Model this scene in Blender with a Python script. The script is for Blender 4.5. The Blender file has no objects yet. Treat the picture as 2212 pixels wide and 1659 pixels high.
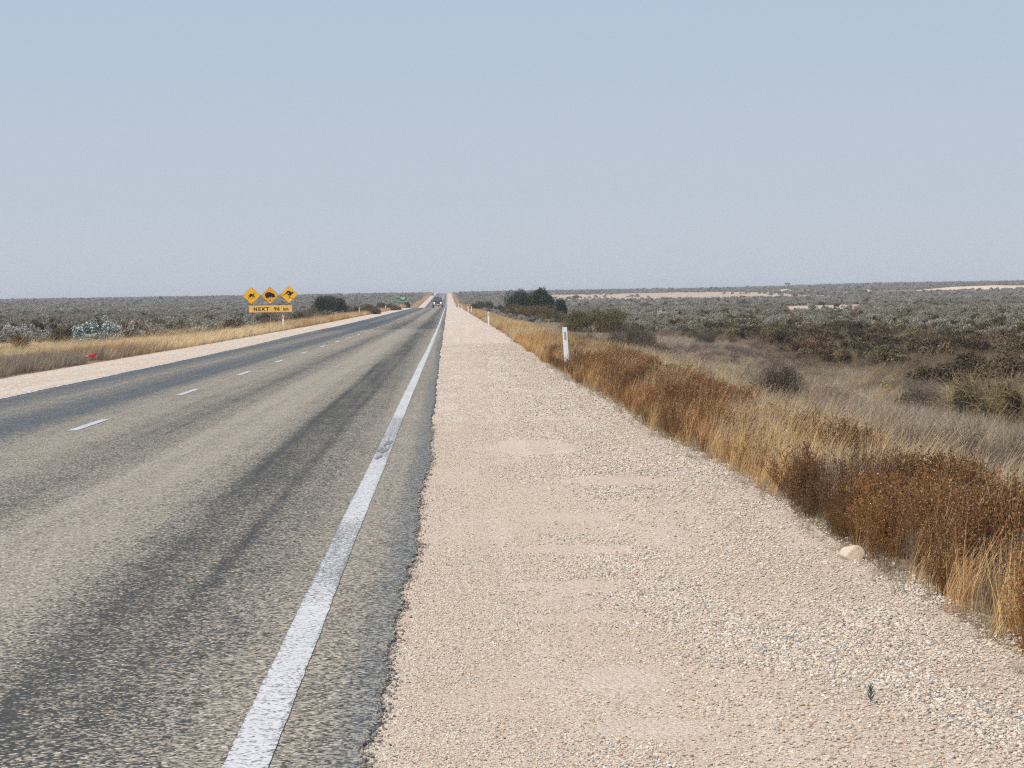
import bpy, bmesh, math, random
import numpy as np
from mathutils import Vector, Matrix, Euler
PI = math.pi
rng = np.random.default_rng(7)
random.seed(7)
sc = bpy.context.scene
COL = sc.collection

# ------------------------------------------------------------------ camera solution
F = 5630.0; ROLL = .0158; H = 1.45
def cam_basis():
    u, v = 967-1106, 829.5-633
    a = (u*math.cos(ROLL)+v*math.sin(ROLL))/F; b = (-u*math.sin(ROLL)+v*math.cos(ROLL))/F
    p = math.atan(b); psi = -math.atan(a/(math.cos(p)+b*math.sin(p)))
    Fw = Vector((math.sin(psi)*math.cos(p), math.cos(psi)*math.cos(p), -math.sin(p)))
    R0 = Vector((math.cos(psi), -math.sin(psi), 0)); U0 = R0.cross(Fw)
    return Fw, math.cos(ROLL)*R0-math.sin(ROLL)*U0, math.sin(ROLL)*R0+math.cos(ROLL)*U0
FW, RT, UP = cam_basis()
cd = bpy.data.cameras.new('camera'); cam = bpy.data.objects.new('camera', cd); COL.objects.link(cam)
M = Matrix((RT, UP, -FW)).transposed().to_4x4(); M.translation = (0, 0, H); cam.matrix_world = M
cd.sensor_width = 36; cd.lens = 36*F/2212; cd.clip_end = 12000; cd.clip_start = .1
sc.camera = cam

# ------------------------------------------------------------------ terrain heights
_ky = np.array([-80, 0, 150, 200, 400, 600, 640, 720, 800, 900, 1030, 1150, 1300, 1550, 1800, 2000, 2400, 3500, 7000], float)
_kz = np.array([.35, 0, -.66, -.85, -1.33, -1.86, -2.05, -2.75, -3.3, -3.35, -2.7, -2.1, -1.40, -.15, 1.05, 1.35, .9, -2., -6.], float)
_ty = np.arange(-80, 7000, 5.0)
_tz = np.interp(_ty, _ky, _kz)
_k = np.exp(-.5*(np.arange(-6, 7)/2.6)**2); _k /= _k.sum()
_ts = np.convolve(np.pad(_tz, 6, mode='edge'), _k, 'valid'); _ts[0] = _tz[0]
def zr(y): return np.interp(y, _ty, _ts)
def sstep(x, a, b):
    t = np.clip((x-a)/(b-a), 0, 1); return t*t*(3-2*t)
def gz(x, y):
    x = np.asarray(x, float); y = np.asarray(y, float)
    z = zr(y) - .85*sstep(x, 2.9, 9.5)*(1-.6*sstep(y, 700, 1500)) - .55*sstep(-x, 10.2, 17)
    far = sstep(np.abs(x), 14, 60)
    z = z + far*(.16*np.sin(x*.045+1.3)*np.sin(y*.021+.4) + .10*np.sin(x*.11+y*.031))
    # the sandy quarry ground far right rises a little
    z = z + 1.7*sstep(x, 215, 330)*sstep(y, 1100, 1350)
    return z
def gzf(x, y): return float(gz(x, y))
def at_d(px, d):
    dr = FW + RT*((px-1106)/F); dr = dr/dr.y
    return dr.x*d
def hit(px, py, dmax=2500):
    dr = FW + RT*((px-1106)/F) + UP*((829.5-py)/F); dr = dr/dr.y
    t = 8.0
    while t < dmax:
        if H+dr.z*t <= gzf(dr.x*t, t): break
        t *= 1.004
    return dr.x*t, t

# ------------------------------------------------------------------ material helpers
class NT:
    def __init__(s, name):
        s.m = bpy.data.materials.new(name); s.m.use_nodes = True; s.t = s.m.node_tree; s.t.nodes.clear()
        s.out = s.t.nodes.new('ShaderNodeOutputMaterial')
    def n(s, typ, **kw):
        nd = s.t.nodes.new('ShaderNode'+typ)
        for k, v in kw.items():
            if k.startswith('_'): setattr(nd, k[1:], v)
        for k, v in kw.items():
            if not k.startswith('_'):
                key = int(k[1:]) if k[0] == 'i' and k[1:].isdigit() else k.replace('__', ' ')
                if isinstance(v, bpy.types.NodeSocket): s.t.links.new(v, nd.inputs[key])
                else: nd.inputs[key].default_value = v
        return nd
    def math(s, op, a, b=0.0, c=False):
        return s.n('Math', _operation=op, _use_clamp=c, i0=a, i1=b).outputs[0]
    def mix(s, f, a, b, bt='MIX'):
        nd = s.n('Mix', _data_type='RGBA', _blend_type=bt)
        for k, v in ((0, f), (6, a), (7, b)):
            if isinstance(v, bpy.types.NodeSocket): s.t.links.new(v, nd.inputs[k])
            else: nd.inputs[k].default_value = (*v, 1) if isinstance(v, tuple) and len(v) == 3 else v
        return nd.outputs[2]
    def ramp(s, f, stops, interp='LINEAR'):
        nd = s.n('ValToRGB'); s.t.links.new(f, nd.inputs[0]); cr = nd.color_ramp; cr.interpolation = interp
        while len(cr.elements) < len(stops): cr.elements.new(.5)
        for e, (p, c) in zip(cr.elements, stops):
            e.position = p; e.color = (c, c, c, 1) if isinstance(c, (int, float)) else (*c, 1)
        return nd.outputs[0]
    def noise(s, vec, scale, detail=3, rough=.5):
        return s.n('TexNoise', Vector=vec, Scale=scale, Detail=float(detail), Roughness=rough).outputs[0]
    def pos(s, sc3=None):
        p = s.n('NewGeometry').outputs['Position']
        if sc3 is None: return p
        return s.n('Mapping', Vector=p, Scale=sc3).outputs[0]
    def sep(s, v, i): return s.n('SeparateXYZ', i0=v).outputs[i]
    def bsdf(s, base, rough=.8, spec=.3, normal=None, **kw):
        b = s.n('BsdfPrincipled')
        for k, v in (('Base Color', base), ('Roughness', rough), ('Specular IOR Level', spec), ('Normal', normal), *kw.items()):
            if v is None: continue
            k = k.replace('__', ' ')
            if isinstance(v, bpy.types.NodeSocket): s.t.links.new(v, b.inputs[k])
            else: b.inputs[k].default_value = (*v, 1) if isinstance(v, tuple) and len(v) == 3 else v
        s.t.links.new(b.outputs[0], s.out.inputs[0]); return s.m
    def bump(s, h, strength, dist, normal=None):
        nd = s.n('Bump', Height=h, Strength=strength, Distance=dist)
        if normal is not None: s.t.links.new(normal, nd.inputs['Normal'])
        return nd.outputs[0]

def plain(name, c, rough=.6, spec=.3, var=.12, vs=6, metal=0.0):
    k = NT(name); n = k.noise(k.n('TexCoord').outputs['Object'], vs, 4)
    lo = tuple(x*(1-var) for x in c); hi = tuple(min(1, x*(1+var)) for x in c)
    return k.bsdf(k.mix(n, lo, hi), rough, spec, Metallic=metal)

# plant material: colour comes from the thing's own "col" (instance attribute or object property), varied per blade
def plant_mat(name, transl=.25, rough=.75):
    k = NT(name)
    a = k.n('Attribute', _attribute_type='INSTANCER', _attribute_name='col').outputs['Color']
    v = k.n('Attribute', _attribute_type='GEOMETRY', _attribute_name='bv').outputs['Color']
    c = k.mix(1.0, a, v, 'MULTIPLY')
    b = k.n('BsdfPrincipled', Base__Color=c, Roughness=rough, Specular__IOR__Level=.15) if False else k.n('BsdfPrincipled')
    k.t.links.new(c, b.inputs['Base Color']); b.inputs['Roughness'].default_value = rough; b.inputs['Specular IOR Level'].default_value = .15
    t = k.n('BsdfTranslucent'); k.t.links.new(c, t.inputs[0])
    m = k.n('MixShader', i0=transl); k.t.links.new(b.outputs[0], m.inputs[1]); k.t.links.new(t.outputs[0], m.inputs[2])
    k.t.links.new(m.outputs[0], k.out.inputs[0]); return k.m
M_LEAF = plant_mat('leaf_surface', .05)
M_GRASS = plant_mat('dry_grass_surface', .2)
M_WOODY = plant_mat('dry_twig_surface', 0.0)

# ------------------------------------------------------------------ mesh helpers
def mesh_np(name, V, Fc, mats=(), bv=None):
    """V (n,3); Fc (m,k) all faces with k corners; bv (n,3) per-vertex multiplier"""
    me = bpy.data.meshes.new(name); V = np.ascontiguousarray(V, np.float32); Fc = np.ascontiguousarray(Fc, np.int32)
    m, k = Fc.shape
    me.vertices.add(len(V)); me.vertices.foreach_set('co', V.ravel())
    me.loops.add(m*k); me.loops.foreach_set('vertex_index', Fc.ravel())
    me.polygons.add(m); me.polygons.foreach_set('loop_start', np.arange(0, m*k, k, dtype=np.int32))
    me.polygons.foreach_set('loop_total', np.full(m, k, np.int32))
    me.update(calc_edges=True)
    if bv is not None:
        at = me.attributes.new('bv', 'FLOAT_COLOR', 'POINT')
        at.data.foreach_set('color', np.concatenate([bv, np.ones((len(bv), 1))], 1).astype(np.float32).ravel())
    for mt in mats: me.materials.append(mt)
    return me
def link(name, me, parent=None):
    o = bpy.data.objects.new(name, me); COL.objects.link(o)
    if parent: o.parent = parent
    return o
def tag(o, label=None, cat=None, group=None, kind=None):
    if label: o['label'] = label
    if cat: o['category'] = cat
    if group: o['group'] = group
    if kind: o['kind'] = kind
    return o
def empty(name, loc, rz=0, label=None, cat=None, group=None):
    o = bpy.data.objects.new(name, None); COL.objects.link(o); o.location = loc; o.rotation_euler = (0, 0, rz); o.empty_display_size = .3
    return tag(o, label, cat, group)
def copy_thing(o, loc, rz, scale, label=None, col=None):
    c = o.copy(); COL.objects.link(c); c.location = loc; c.rotation_euler = (0, 0, rz); c.scale = scale
    if label: c['label'] = label
    if col is not None: c['col'] = col
    for ch in o.children:
        d = ch.copy(); COL.objects.link(d); d.parent = c
        if col is not None and ch.get('col') is not None and ch.get('tinted'): d['col'] = col
    return c
class MB:
    def __init__(s): s.bm = bmesh.new()
    def box(s, c, d, rot=None, bev=0):
        r = bmesh.ops.create_cube(s.bm, size=1)
        m = Matrix.Translation(c) @ ((rot or Matrix.Identity(4)) @ Matrix.Diagonal((*d, 1)))
        bmesh.ops.transform(s.bm, matrix=m, verts=r['verts'])
        if bev:
            es = list({e for v in r['verts'] for e in v.link_edges})
            bmesh.ops.bevel(s.bm, geom=es, offset=bev, segments=2, affect='EDGES', profile=.6)
        return s
    def cyl(s, p, q, r1, r2=None, seg=12, caps=True):
        p, q = Vector(p), Vector(q); L = (q-p).length
        r = bmesh.ops.create_cone(s.bm, cap_ends=caps, segments=seg, radius1=r1, radius2=r1 if r2 is None else r2, depth=L)
        m = Matrix.Translation((p+q)/2) @ (q-p).to_track_quat('Z', 'Y').to_matrix().to_4x4()
        bmesh.ops.transform(s.bm, matrix=m, verts=r['verts']); return s
    def prism(s, pts, y0, y1):
        """outline (x,z) facing -y, extruded y0..y1"""
        f = [s.bm.verts.new((x, y0, z)) for x, z in pts]; b = [s.bm.verts.new((x, y1, z)) for x, z in pts]
        n = len(pts)
        a = s.bm.faces.new(f); c = s.bm.faces.new(b[::-1])
        for i in range(n): s.bm.faces.new((f[i], b[i], b[(i+1) % n], f[(i+1) % n]))
        bmesh.ops.recalc_face_normals(s.bm, faces=s.bm.faces[:])
        bmesh.ops.triangulate(s.bm, faces=[a, c]); return s
    def done(s, name, mat, parent=None, smooth=False, loc=None):
        me = bpy.data.meshes.new(name); s.bm.to_mesh(me); s.bm.free(); me.materials.append(mat)
        if smooth: me.polygons.foreach_set('use_smooth', [True]*len(me.polygons))
        o = link(name, me, parent)
        if loc is not None: o.location = loc
        return o

# ------------------------------------------------------------------ ground
def grid(xs, ys, zf):
    X, Y = np.meshgrid(xs, ys); Z = zf(X, Y); nx, ny = len(xs), len(ys)
    V = np.stack([X, Y, Z], -1).reshape(-1, 3)
    i = np.arange(ny-1)[:, None]*nx+np.arange(nx-1)[None]; i = i.ravel()
    return V, np.stack([i, i+1, i+nx+1, i+nx], 1)
xs = np.unique(np.concatenate([np.linspace(-1500, -60, 60), np.linspace(-60, -18, 22), np.linspace(-18, 18, 73), np.linspace(18, 60, 22), np.linspace(60, 1500, 60)]))
ys = np.unique(np.concatenate([np.linspace(-80, 60, 71), np.linspace(60, 400, 86), np.linspace(400, 2400, 200), np.linspace(2400, 6900, 46)]))
V, Fc = grid(xs, ys, gz)
k = NT('scrubland_soil'); p = k.pos()
n1 = k.noise(p, .12, 4); n2 = k.noise(p, 9, 4, .7)
c = k.mix(n1, (.20, .145, .095), (.30, .225, .155)); c = k.mix(k.math('MULTIPLY', n2, .45), c, (.11, .08, .055))
yy = k.sep(p, 1); xx = k.sep(p, 0)
def band(v, a, b, w):   # 1 between a and b
    u = k.n('MapRange', _interpolation_type='SMOOTHSTEP', Value=v, i1=a-w, i2=a+w).outputs[0]
    w2 = k.n('MapRange', _interpolation_type='SMOOTHSTEP', Value=v, i1=b-w, i2=b+w, i3=1.0, i4=0.0).outputs[0]
    return k.math('MULTIPLY', u, w2)
nw = k.noise(p, .02, 3)
xw = k.math('ADD', xx, k.math('MULTIPLY', k.math('SUBTRACT', nw, .5), 90.0))
yw = k.math('ADD', yy, k.math('MULTIPLY', k.math('SUBTRACT', k.noise(p, .013, 3), .5), 240.0))
sand = k.math('MAXIMUM', k.math('MULTIPLY', band(xw, 40, 178, 8), band(yw, 1060, 1560, 60)), k.math('MULTIPLY', band(k.math('SUBTRACT', xx, k.math('MULTIPLY', yy, .14)), -9, 12, 3), band(yy, 330, 690, 14)))
sand = k.math('MULTIPLY', sand, k.ramp(k.noise(p, .05, 4, .6), [(.3, .35), (.5, 1.)]))
c = k.mix(sand, c, k.mix(k.noise(p, .3, 3), (.42, .325, .235), (.54, .43, .325)))
soil = k.bsdf(c, .95, .1, k.bump(n2, .6, .03))
g = link('ground', mesh_np('ground', V, Fc, [soil])); tag(g, kind='structure')

# wobbling edge lines
def fbm1(y, seed, scales=((.25, .03), (1.3, .016), (5., .014), (15., .011), (38., .007))):
    out = np.zeros_like(y, dtype=float)
    for q, (f, a) in enumerate(scales):
        tb = np.random.default_rng(seed*17+q).uniform(-1, 1, 4096); t = (y+100)*f; i = np.floor(t).astype(int); u = t-i; u = u*u*(3-2*u)
        out += a*(tb[i % 4096]*(1-u)+tb[(i+1) % 4096]*u)
    return out
def ysteps(y0, y1):
    y = [y0]
    while y[-1] < y1: y.append(y[-1]+min(max(.018, (y[-1]**2)*.00011), 6.0))
    y[-1] = y1; return np.array(y)
def x_seal_r(y): return -.235 + fbm1(y, 1) + .03*np.exp(-((y-32)/14)**2) - .03*np.exp(-((y-8)/4)**2)
def x_seal_l(y): return -7.48 - .5*sstep(y, 75, 160) + fbm1(y, 2)
def x_grav_r(y): return 2.30 + .5*sstep(y, 50, 160) + fbm1(y, 3)*.9 + .05*np.sin(y*.37)
def x_grav_l(y): return -9.68 - .5*sstep(y, 80, 200) + fbm1(y, 4)*.9
def strip(ysv, cols, zoff):
    """cols: list of x-functions; zoff(u) height above ground per column"""
    n = len(cols); X = np.stack([c_(ysv) for c_ in cols], 1); Y = np.repeat(ysv[:, None], n, 1)
    Z = gz(np.clip(X, -10, 2.8), Y) + np.array(zoff)[None]
    V = np.stack([X, Y, Z], -1).reshape(-1, 3); ny = len(ysv)
    i = (np.arange(ny-1)[:, None]*n+np.arange(n-1)[None]).ravel()
    return V, np.stack([i, i+1, i+n+1, i+n], 1)
Y = ysteps(-20, 7.) if False else np.unique(np.concatenate([np.linspace(-20, 6.5, 40), ysteps(6.5, 2600)]))

# --- gravel shoulders
def gravel_mat(name, fine):
    k = NT(name); p = k.pos()
    vo = k.n('TexVoronoi', Vector=p, Scale=62.0 if fine else 45.0); v2 = k.n('TexVoronoi', Vector=p, Scale=170.0)
    r = k.sep(vo.outputs['Color'], 0); g_ = k.sep(vo.outputs['Color'], 1)
    c = k.ramp(r, [(0., (.20, .19, .17)), (.035, (.29, .26, .22)), (.06, (.47, .39, .31)), (.5, (.58, .49, .40)), (.85, (.68, .60, .51)), (.97, (.46, .29, .17)), (1., (.38, .2, .1))])
    c = k.mix(k.math('MULTIPLY', k.sep(v2.outputs['Color'], 0), .30), c, (.44, .34, .25))
    v3 = k.n('TexVoronoi', Vector=k.pos((1, .33, 1)), Scale=24.0); v4 = k.n('TexVoronoi', Vector=k.pos((1, .2, 1)), Scale=9.0)
    yd_ = k.sep(p, 1); fr = k.n('MapRange', Value=yd_, i1=18., i2=45.).outputs[0]; fr2 = k.n('MapRange', Value=yd_, i1=50., i2=130.).outputs[0]
    c = k.mix(fr, c, k.ramp(k.sep(v3.outputs['Color'], 0), [(0., (.30, .26, .22)), (.1, (.44, .37, .295)), (.5, (.56, .48, .39)), (.85, (.66, .585, .495)), (1., (.76, .70, .62))]))
    c = k.mix(k.math('MULTIPLY', fr2, .8), c, k.ramp(k.sep(v4.outputs['Color'], 0), [(0., (.38, .32, .255)), (.15, (.48, .405, .325)), (.6, (.57, .485, .395)), (1., (.70, .63, .545))]))
    big = k.noise(k.pos((1.6, .35, 1)), .9, 4, .6)
    c = k.mix(k.ramp(big, [(.42, 0.), (.62, .55)]), c, (.55, .445, .345))
    c = k.mix(k.ramp(k.noise(k.pos((1.3, .5, 1)), 1.0, 4, .6), [(.5, 0.), (.66, .6)]), c, (.53, .43, .335))
    trk = k.noise(k.pos((3.2, .05, 1)), 1.0, 3, .5)
    c = k.mix(k.ramp(trk, [(.48, 0.), (.7, .35)]), c, (.69, .61, .525))
    for (px_, py_, a_, b_) in ((.63, 9.9, .17, .36), (.66, 8.75, .18, .2), (.71, 15.2, .33, .26), (.79, 17.4, .33, .33), (.62, 13.2, .27, .3)):
        ex = k.math('POWER', k.math('ABSOLUTE', k.math('DIVIDE', k.math('ADD', k.sep(p, 0), -px_), a_)), 2.0); ey = k.math('POWER', k.math('ABSOLUTE', k.math('DIVIDE', k.math('ADD', yd_, -py_), b_)), 2.0)
        q_ = k.math('ADD', k.math('ADD', ex, ey), k.math('MULTIPLY', k.math('SUBTRACT', k.noise(p, 7, 4, .65), .5), 2.6))
        c = k.mix(k.n('MapRange', _interpolation_type='SMOOTHSTEP', Value=q_, i1=1.2, i2=.4, i3=0.0, i4=(.38 if py_ < 10 else .15)).outputs[0], c, (.60, .525, .445))
    h = k.math('SUBTRACT', 1.0, vo.outputs['Distance'])
    nrm = k.bump(k.math('ADD', h, k.math('MULTIPLY', v2.outputs['Distance'], -.4)), .75, .012)
    return k.bsdf(c, .9, .15, nrm)
mg = gravel_mat('limestone_gravel', True)
lerp = lambda a, b, t: (lambda y: a(y)*(1-t)+b(y)*t)
inr = lambda y: np.full_like(y, -.55); inl = lambda y: np.full_like(y, -7.2)
V, Fc = strip(Y, [inr, lerp(inr, x_grav_r, .3), lerp(inr, x_grav_r, .6), x_grav_r, lambda y: x_grav_r(y)+.25], [.006, .006, .006, .004, -.05])
tag(link('gravel_shoulder', mesh_np('gravel_shoulder', V, Fc, [mg])), kind='structure')
V, Fc = strip(Y, [lambda y: x_grav_l(y)-.25, x_grav_l, lerp(x_grav_l, inl, .5), inl], [-.05, .004, .006, .006])
tag(link('gravel_shoulder', mesh_np('gravel_shoulder', V, Fc, [mg])), kind='structure')

# --- asphalt
def seal_stops(): return [(-7.7, .80), (-7.35, .72), (-7.05, .90), (-6.75, .74), (-6.3, .55), (-5.95, .66), (-5.55, .90), (-5.15, .84), (-4.8, .50), (-4.4, .36), (-4.05, .33), (-3.6, .50), (-3.25, .62), (-2.98, .50), (-2.72, .22), (-2.15, .24), (-1.85, .46), (-1.58, .72), (-1.25, .68), (-1.0, .56), (-.8, .40), (-.45, .34), (-.33, .55), (-.25, .72), (-.1, .8)]
k = NT('sealed_chip_asphalt'); p = k.pos(); x = k.sep(p, 0)
wob = k.math('MULTIPLY', k.math('SUBTRACT', k.noise(k.pos((.4, .02, 1)), 1.0, 2), .5), .28)
t = k.math('DIVIDE', k.math('ADD', k.math('ADD', x, wob), 8.0), 8.0)
thr = k.ramp(t, [(max(0., (a+8)/8), b) for a, b in seal_stops()])
long_n = k.noise(k.pos((5.0, .035, 1)), 1.0, 3, .55); blot = k.noise(k.pos((1.2, .55, 1)), 1.3, 4, .6)
thr = k.math('ADD', thr, k.math('MULTIPLY', k.math('SUBTRACT', long_n, .5), .42))
thr = k.math('ADD', thr, k.math('MULTIPLY', k.math('SUBTRACT', blot, .5), .34))
yb = k.sep(p, 1)
def ysm(a, b, lo, hi): return k.n('MapRange', _interpolation_type='SMOOTHSTEP', Value=yb, i1=a, i2=b, i3=lo, i4=hi).outputs[0]
dk = k.math('MULTIPLY', ysm(152, 154, 0, .24), ysm(190, 260, 1, .45))
thr = k.math('ADD', thr, dk)
def streak(xc, w_, ya, yb2, amp):
    xo = k.math('ADD', k.math('ADD', x, -xc), k.math('MULTIPLY', k.math('SUBTRACT', k.noise(k.pos((.2, .06, 1)), 1.0, 2), .5), .16))
    g_ = k.n('MapRange', _interpolation_type='SMOOTHSTEP', Value=k.math('ABSOLUTE', xo), i1=w_, i2=0.0, i3=0.0, i4=amp).outputs[0]
    return k.math('MULTIPLY', k.math('MULTIPLY', g_, ysm(ya-4, ya+3, 0, 1)), k.math('MULTIPLY', ysm(yb2-10, yb2+10, 1, 0), k.ramp(k.noise(k.pos((4, .12, 1)), 1.0, 3, .6), [(.35, .25), (.6, 1.)])))
for st in ((-1.70, .11, 19, 70, .24), (-1.27, .10, 14, 90, .22), (-1.50, .34, 20, 130, .20), (-3.3, .28, 30, 130, .16), (-1.62, .2, 7, 19, .12)): thr = k.math('ADD', thr, streak(*st))
vo = k.n('TexVoronoi', Vector=p, Scale=78.0); r = k.sep(vo.outputs['Color'], 0); gch = k.sep(vo.outputs['Color'], 1)
vs2 = k.n('TexVoronoi', Vector=p, Scale=27.0)
chip = k.ramp(gch, [(0., (.145, .130, .102)), (.4, (.285, .253, .200)), (.8, (.395, .350, .280)), (1., (.56, .50, .41))])
lft = k.n('MapRange', _interpolation_type='SMOOTHSTEP', Value=x, i1=-4.3, i2=-5.2).outputs[0]
bit = k.mix(k.noise(p, 14, 3), k.mix(lft, (.034, .036, .034), (.045, .053, .057)), k.mix(lft, (.062, .066, .060), (.078, .090, .094)))
fac = k.n('MapRange', _interpolation_type='SMOOTHSTEP', Value=k.math('SUBTRACT', k.math('ADD', k.math('MULTIPLY', r, .78), k.math('MULTIPLY', k.sep(vs2.outputs['Color'], 0), .22)), k.math('MULTIPLY', thr, .90)), i1=-.12, i2=.12).outputs[0]
c = k.mix(fac, bit, chip)
# the right edge of the seal shows bluish bare stone
edge = k.n('MapRange', _interpolation_type='SMOOTHSTEP', Value=k.math('ADD', x, k.math('MULTIPLY', wob, .5)), i1=-.46, i2=-.30).outputs[0]
c = k.mix(k.math('MULTIPLY', edge, .55), c, k.ramp(r, [(0., (.05, .06, .065)), (.6, (.15, .175, .18)), (1., (.42, .42, .39))]))
gl = k.math('SUBTRACT', .88, k.math('MULTIPLY', lft, k.n('MapRange', Value=thr, i1=.55, i2=.95, i3=0.0, i4=.34).outputs[0]))
hgt = k.math('ADD', k.math('SUBTRACT', 1.0, vo.outputs['Distance']), k.math('MULTIPLY', fac, .4))
asph = k.bsdf(c, gl, .35, k.bump(hgt, .42, .006))
road_cols = [x_seal_l, lambda y: x_seal_l(y)+.02] + [(lambda y, a=a: np.full_like(y, a)) for a in (-7.2, -6, -4.4, -3, -1.5, -.6)] + [lambda y: x_seal_r(y)-.03, lambda y: x_seal_r(y)-.008, x_seal_r]
V, Fc = strip(Y, road_cols, [0.0, .016, .022, .034, .044, .038, .030, .026, .024, .018, -.004])
road = tag(link('road', mesh_np('road', V, Fc, [asph])), kind='structure')
def road_z(x): return np.interp(x, [-7.5, -7.2, -6, -4.4, -3, -1.5, -.6, -.26], [.016, .022, .034, .044, .038, .030, .026, .024])

# --- line paint
k = NT('worn_white_line_paint'); p = k.pos(); x = k.sep(p, 0); y_ = k.sep(p, 1)
vo = k.n('TexVoronoi', Vector=p, Scale=88.0); r = k.sep(vo.outputs['Color'], 0)
wear = k.noise(k.pos((2, .5, 1)), 1.2, 4, .65)
scuf = k.noise(k.pos((42, .18, 1)), 1.0, 2, .5)
def yrange(a, b, w): return k.math('MULTIPLY', k.n('MapRange', _interpolation_type='SMOOTHSTEP', Value=y_, i1=a-w, i2=a+w).outputs[0], k.n('MapRange', _interpolation_type='SMOOTHSTEP', Value=y_, i1=b-w, i2=b+w, i3=1.0, i4=0.0).outputs[0])
tyre = k.math('MAXIMUM', yrange(24.2, 33.0, 1.0), yrange(13.2, 17.0, 1.0))
edgefade = k.n('MapRange', _interpolation_type='SMOOTHSTEP', Value=k.math('ABSOLUTE', k.math('ADD', x, .655)), i1=.055, i2=.078).outputs[0]
lost = k.math('ADD', k.math('MULTIPLY', wear, .40), k.math('MULTIPLY', k.math('MULTIPLY', tyre, scuf), .62))
lost = k.math('ADD', lost, k.math('MULTIPLY', edgefade, .28))
fac = k.n('MapRange', _interpolation_type='SMOOTHSTEP', Value=k.math('SUBTRACT', lost, k.math('MULTIPLY', r, .75)), i1=-.06, i2=.15).outputs[0]
c = k.mix(fac, k.mix(k.noise(p, 9, 4, .6), (.47, .475, .48), (.70, .705, .71)), (.17, .17, .16))
paint = k.bsdf(c, .6, .3, k.bump(k.math('SUBTRACT', 1.0, vo.outputs['Distance']), .12, .005))
k = NT('white_dash_paint'); p = k.pos(); vo = k.n('TexVoronoi', Vector=p, Scale=88.0); r = k.sep(vo.outputs['Color'], 0)
fac = k.n('MapRange', _interpolation_type='SMOOTHSTEP', Value=k.math('SUBTRACT', k.math('MULTIPLY', k.noise(p, 3, 4), .42), k.math('MULTIPLY', r, .75)), i1=-.05, i2=.16).outputs[0]
dash_m = k.bsdf(k.mix(fac, (.56, .57, .58), (.22, .22, .21)), .6, .3)
def x_line(y): return -.655 + .035*sstep(y, 58, 85) + fbm1(y, 9, ((.12, .006), (.9, .002)))
Yl = np.unique(np.concatenate([np.linspace(-5, 6.5, 8), ysteps(6.5, 2100)]))
V, Fc = strip(Yl, [lambda y: x_line(y)-.072+fbm1(y, 41, ((3., .002), (17., .0025))), lambda y: x_line(y)+.072+fbm1(y, 42, ((3., .002), (17., .0015)))], [.0300, .0292])
link('edge_line', mesh_np('edge_line', V, Fc, [paint]), road)
V, Fc = strip(Yl, [lambda y: x_seal_l(y)+.06, lambda y: x_seal_l(y)+.14], [.0228, .026])
link('edge_line', mesh_np('edge_line', V, Fc, [dash_m]), road)
kd = 0
for j in range(-1, 52):
    y0 = 30.5+12*j
    yv = np.linspace(y0, y0+3.05, 4)
    V, Fc = strip(yv, [lambda y: np.full_like(y, -4.47+.02*math.sin(j)), lambda y: np.full_like(y, -4.36+.02*math.sin(j))], [.049, .049])
    link('lane_dash', mesh_np('lane_dash', V, Fc, [dash_m]), road)

# a few tyre scuffs on the edge line and the seal
scuff_m = plain('tyre_rubber_scuff', (.20, .21, .21), .8, .2, .4, 60)
for (ya, L, xo, w, sl) in ((24.1, .55, -.035, .045, .05), (25.1, .75, -.01, .05, .06), (25.3, .7, -.052, .03, .05), (26.4, .9, -.015, .04, .05), (26.6, .7, .02, .03, .05)):
    yv = np.linspace(ya, ya+L, 6); tt = (yv-ya)/L
    cx = x_line(yv)+xo+sl*tt*.6; hw = w/2*np.sin(PI*np.clip(tt, .05, .95))**.4
    V, Fc = strip(yv, [lambda y: cx-hw, lambda y: cx+hw], [.0335, .0335])
    link('tyre_scuff', mesh_np('tyre_scuff', V, Fc, [scuff_m]), road)

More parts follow.
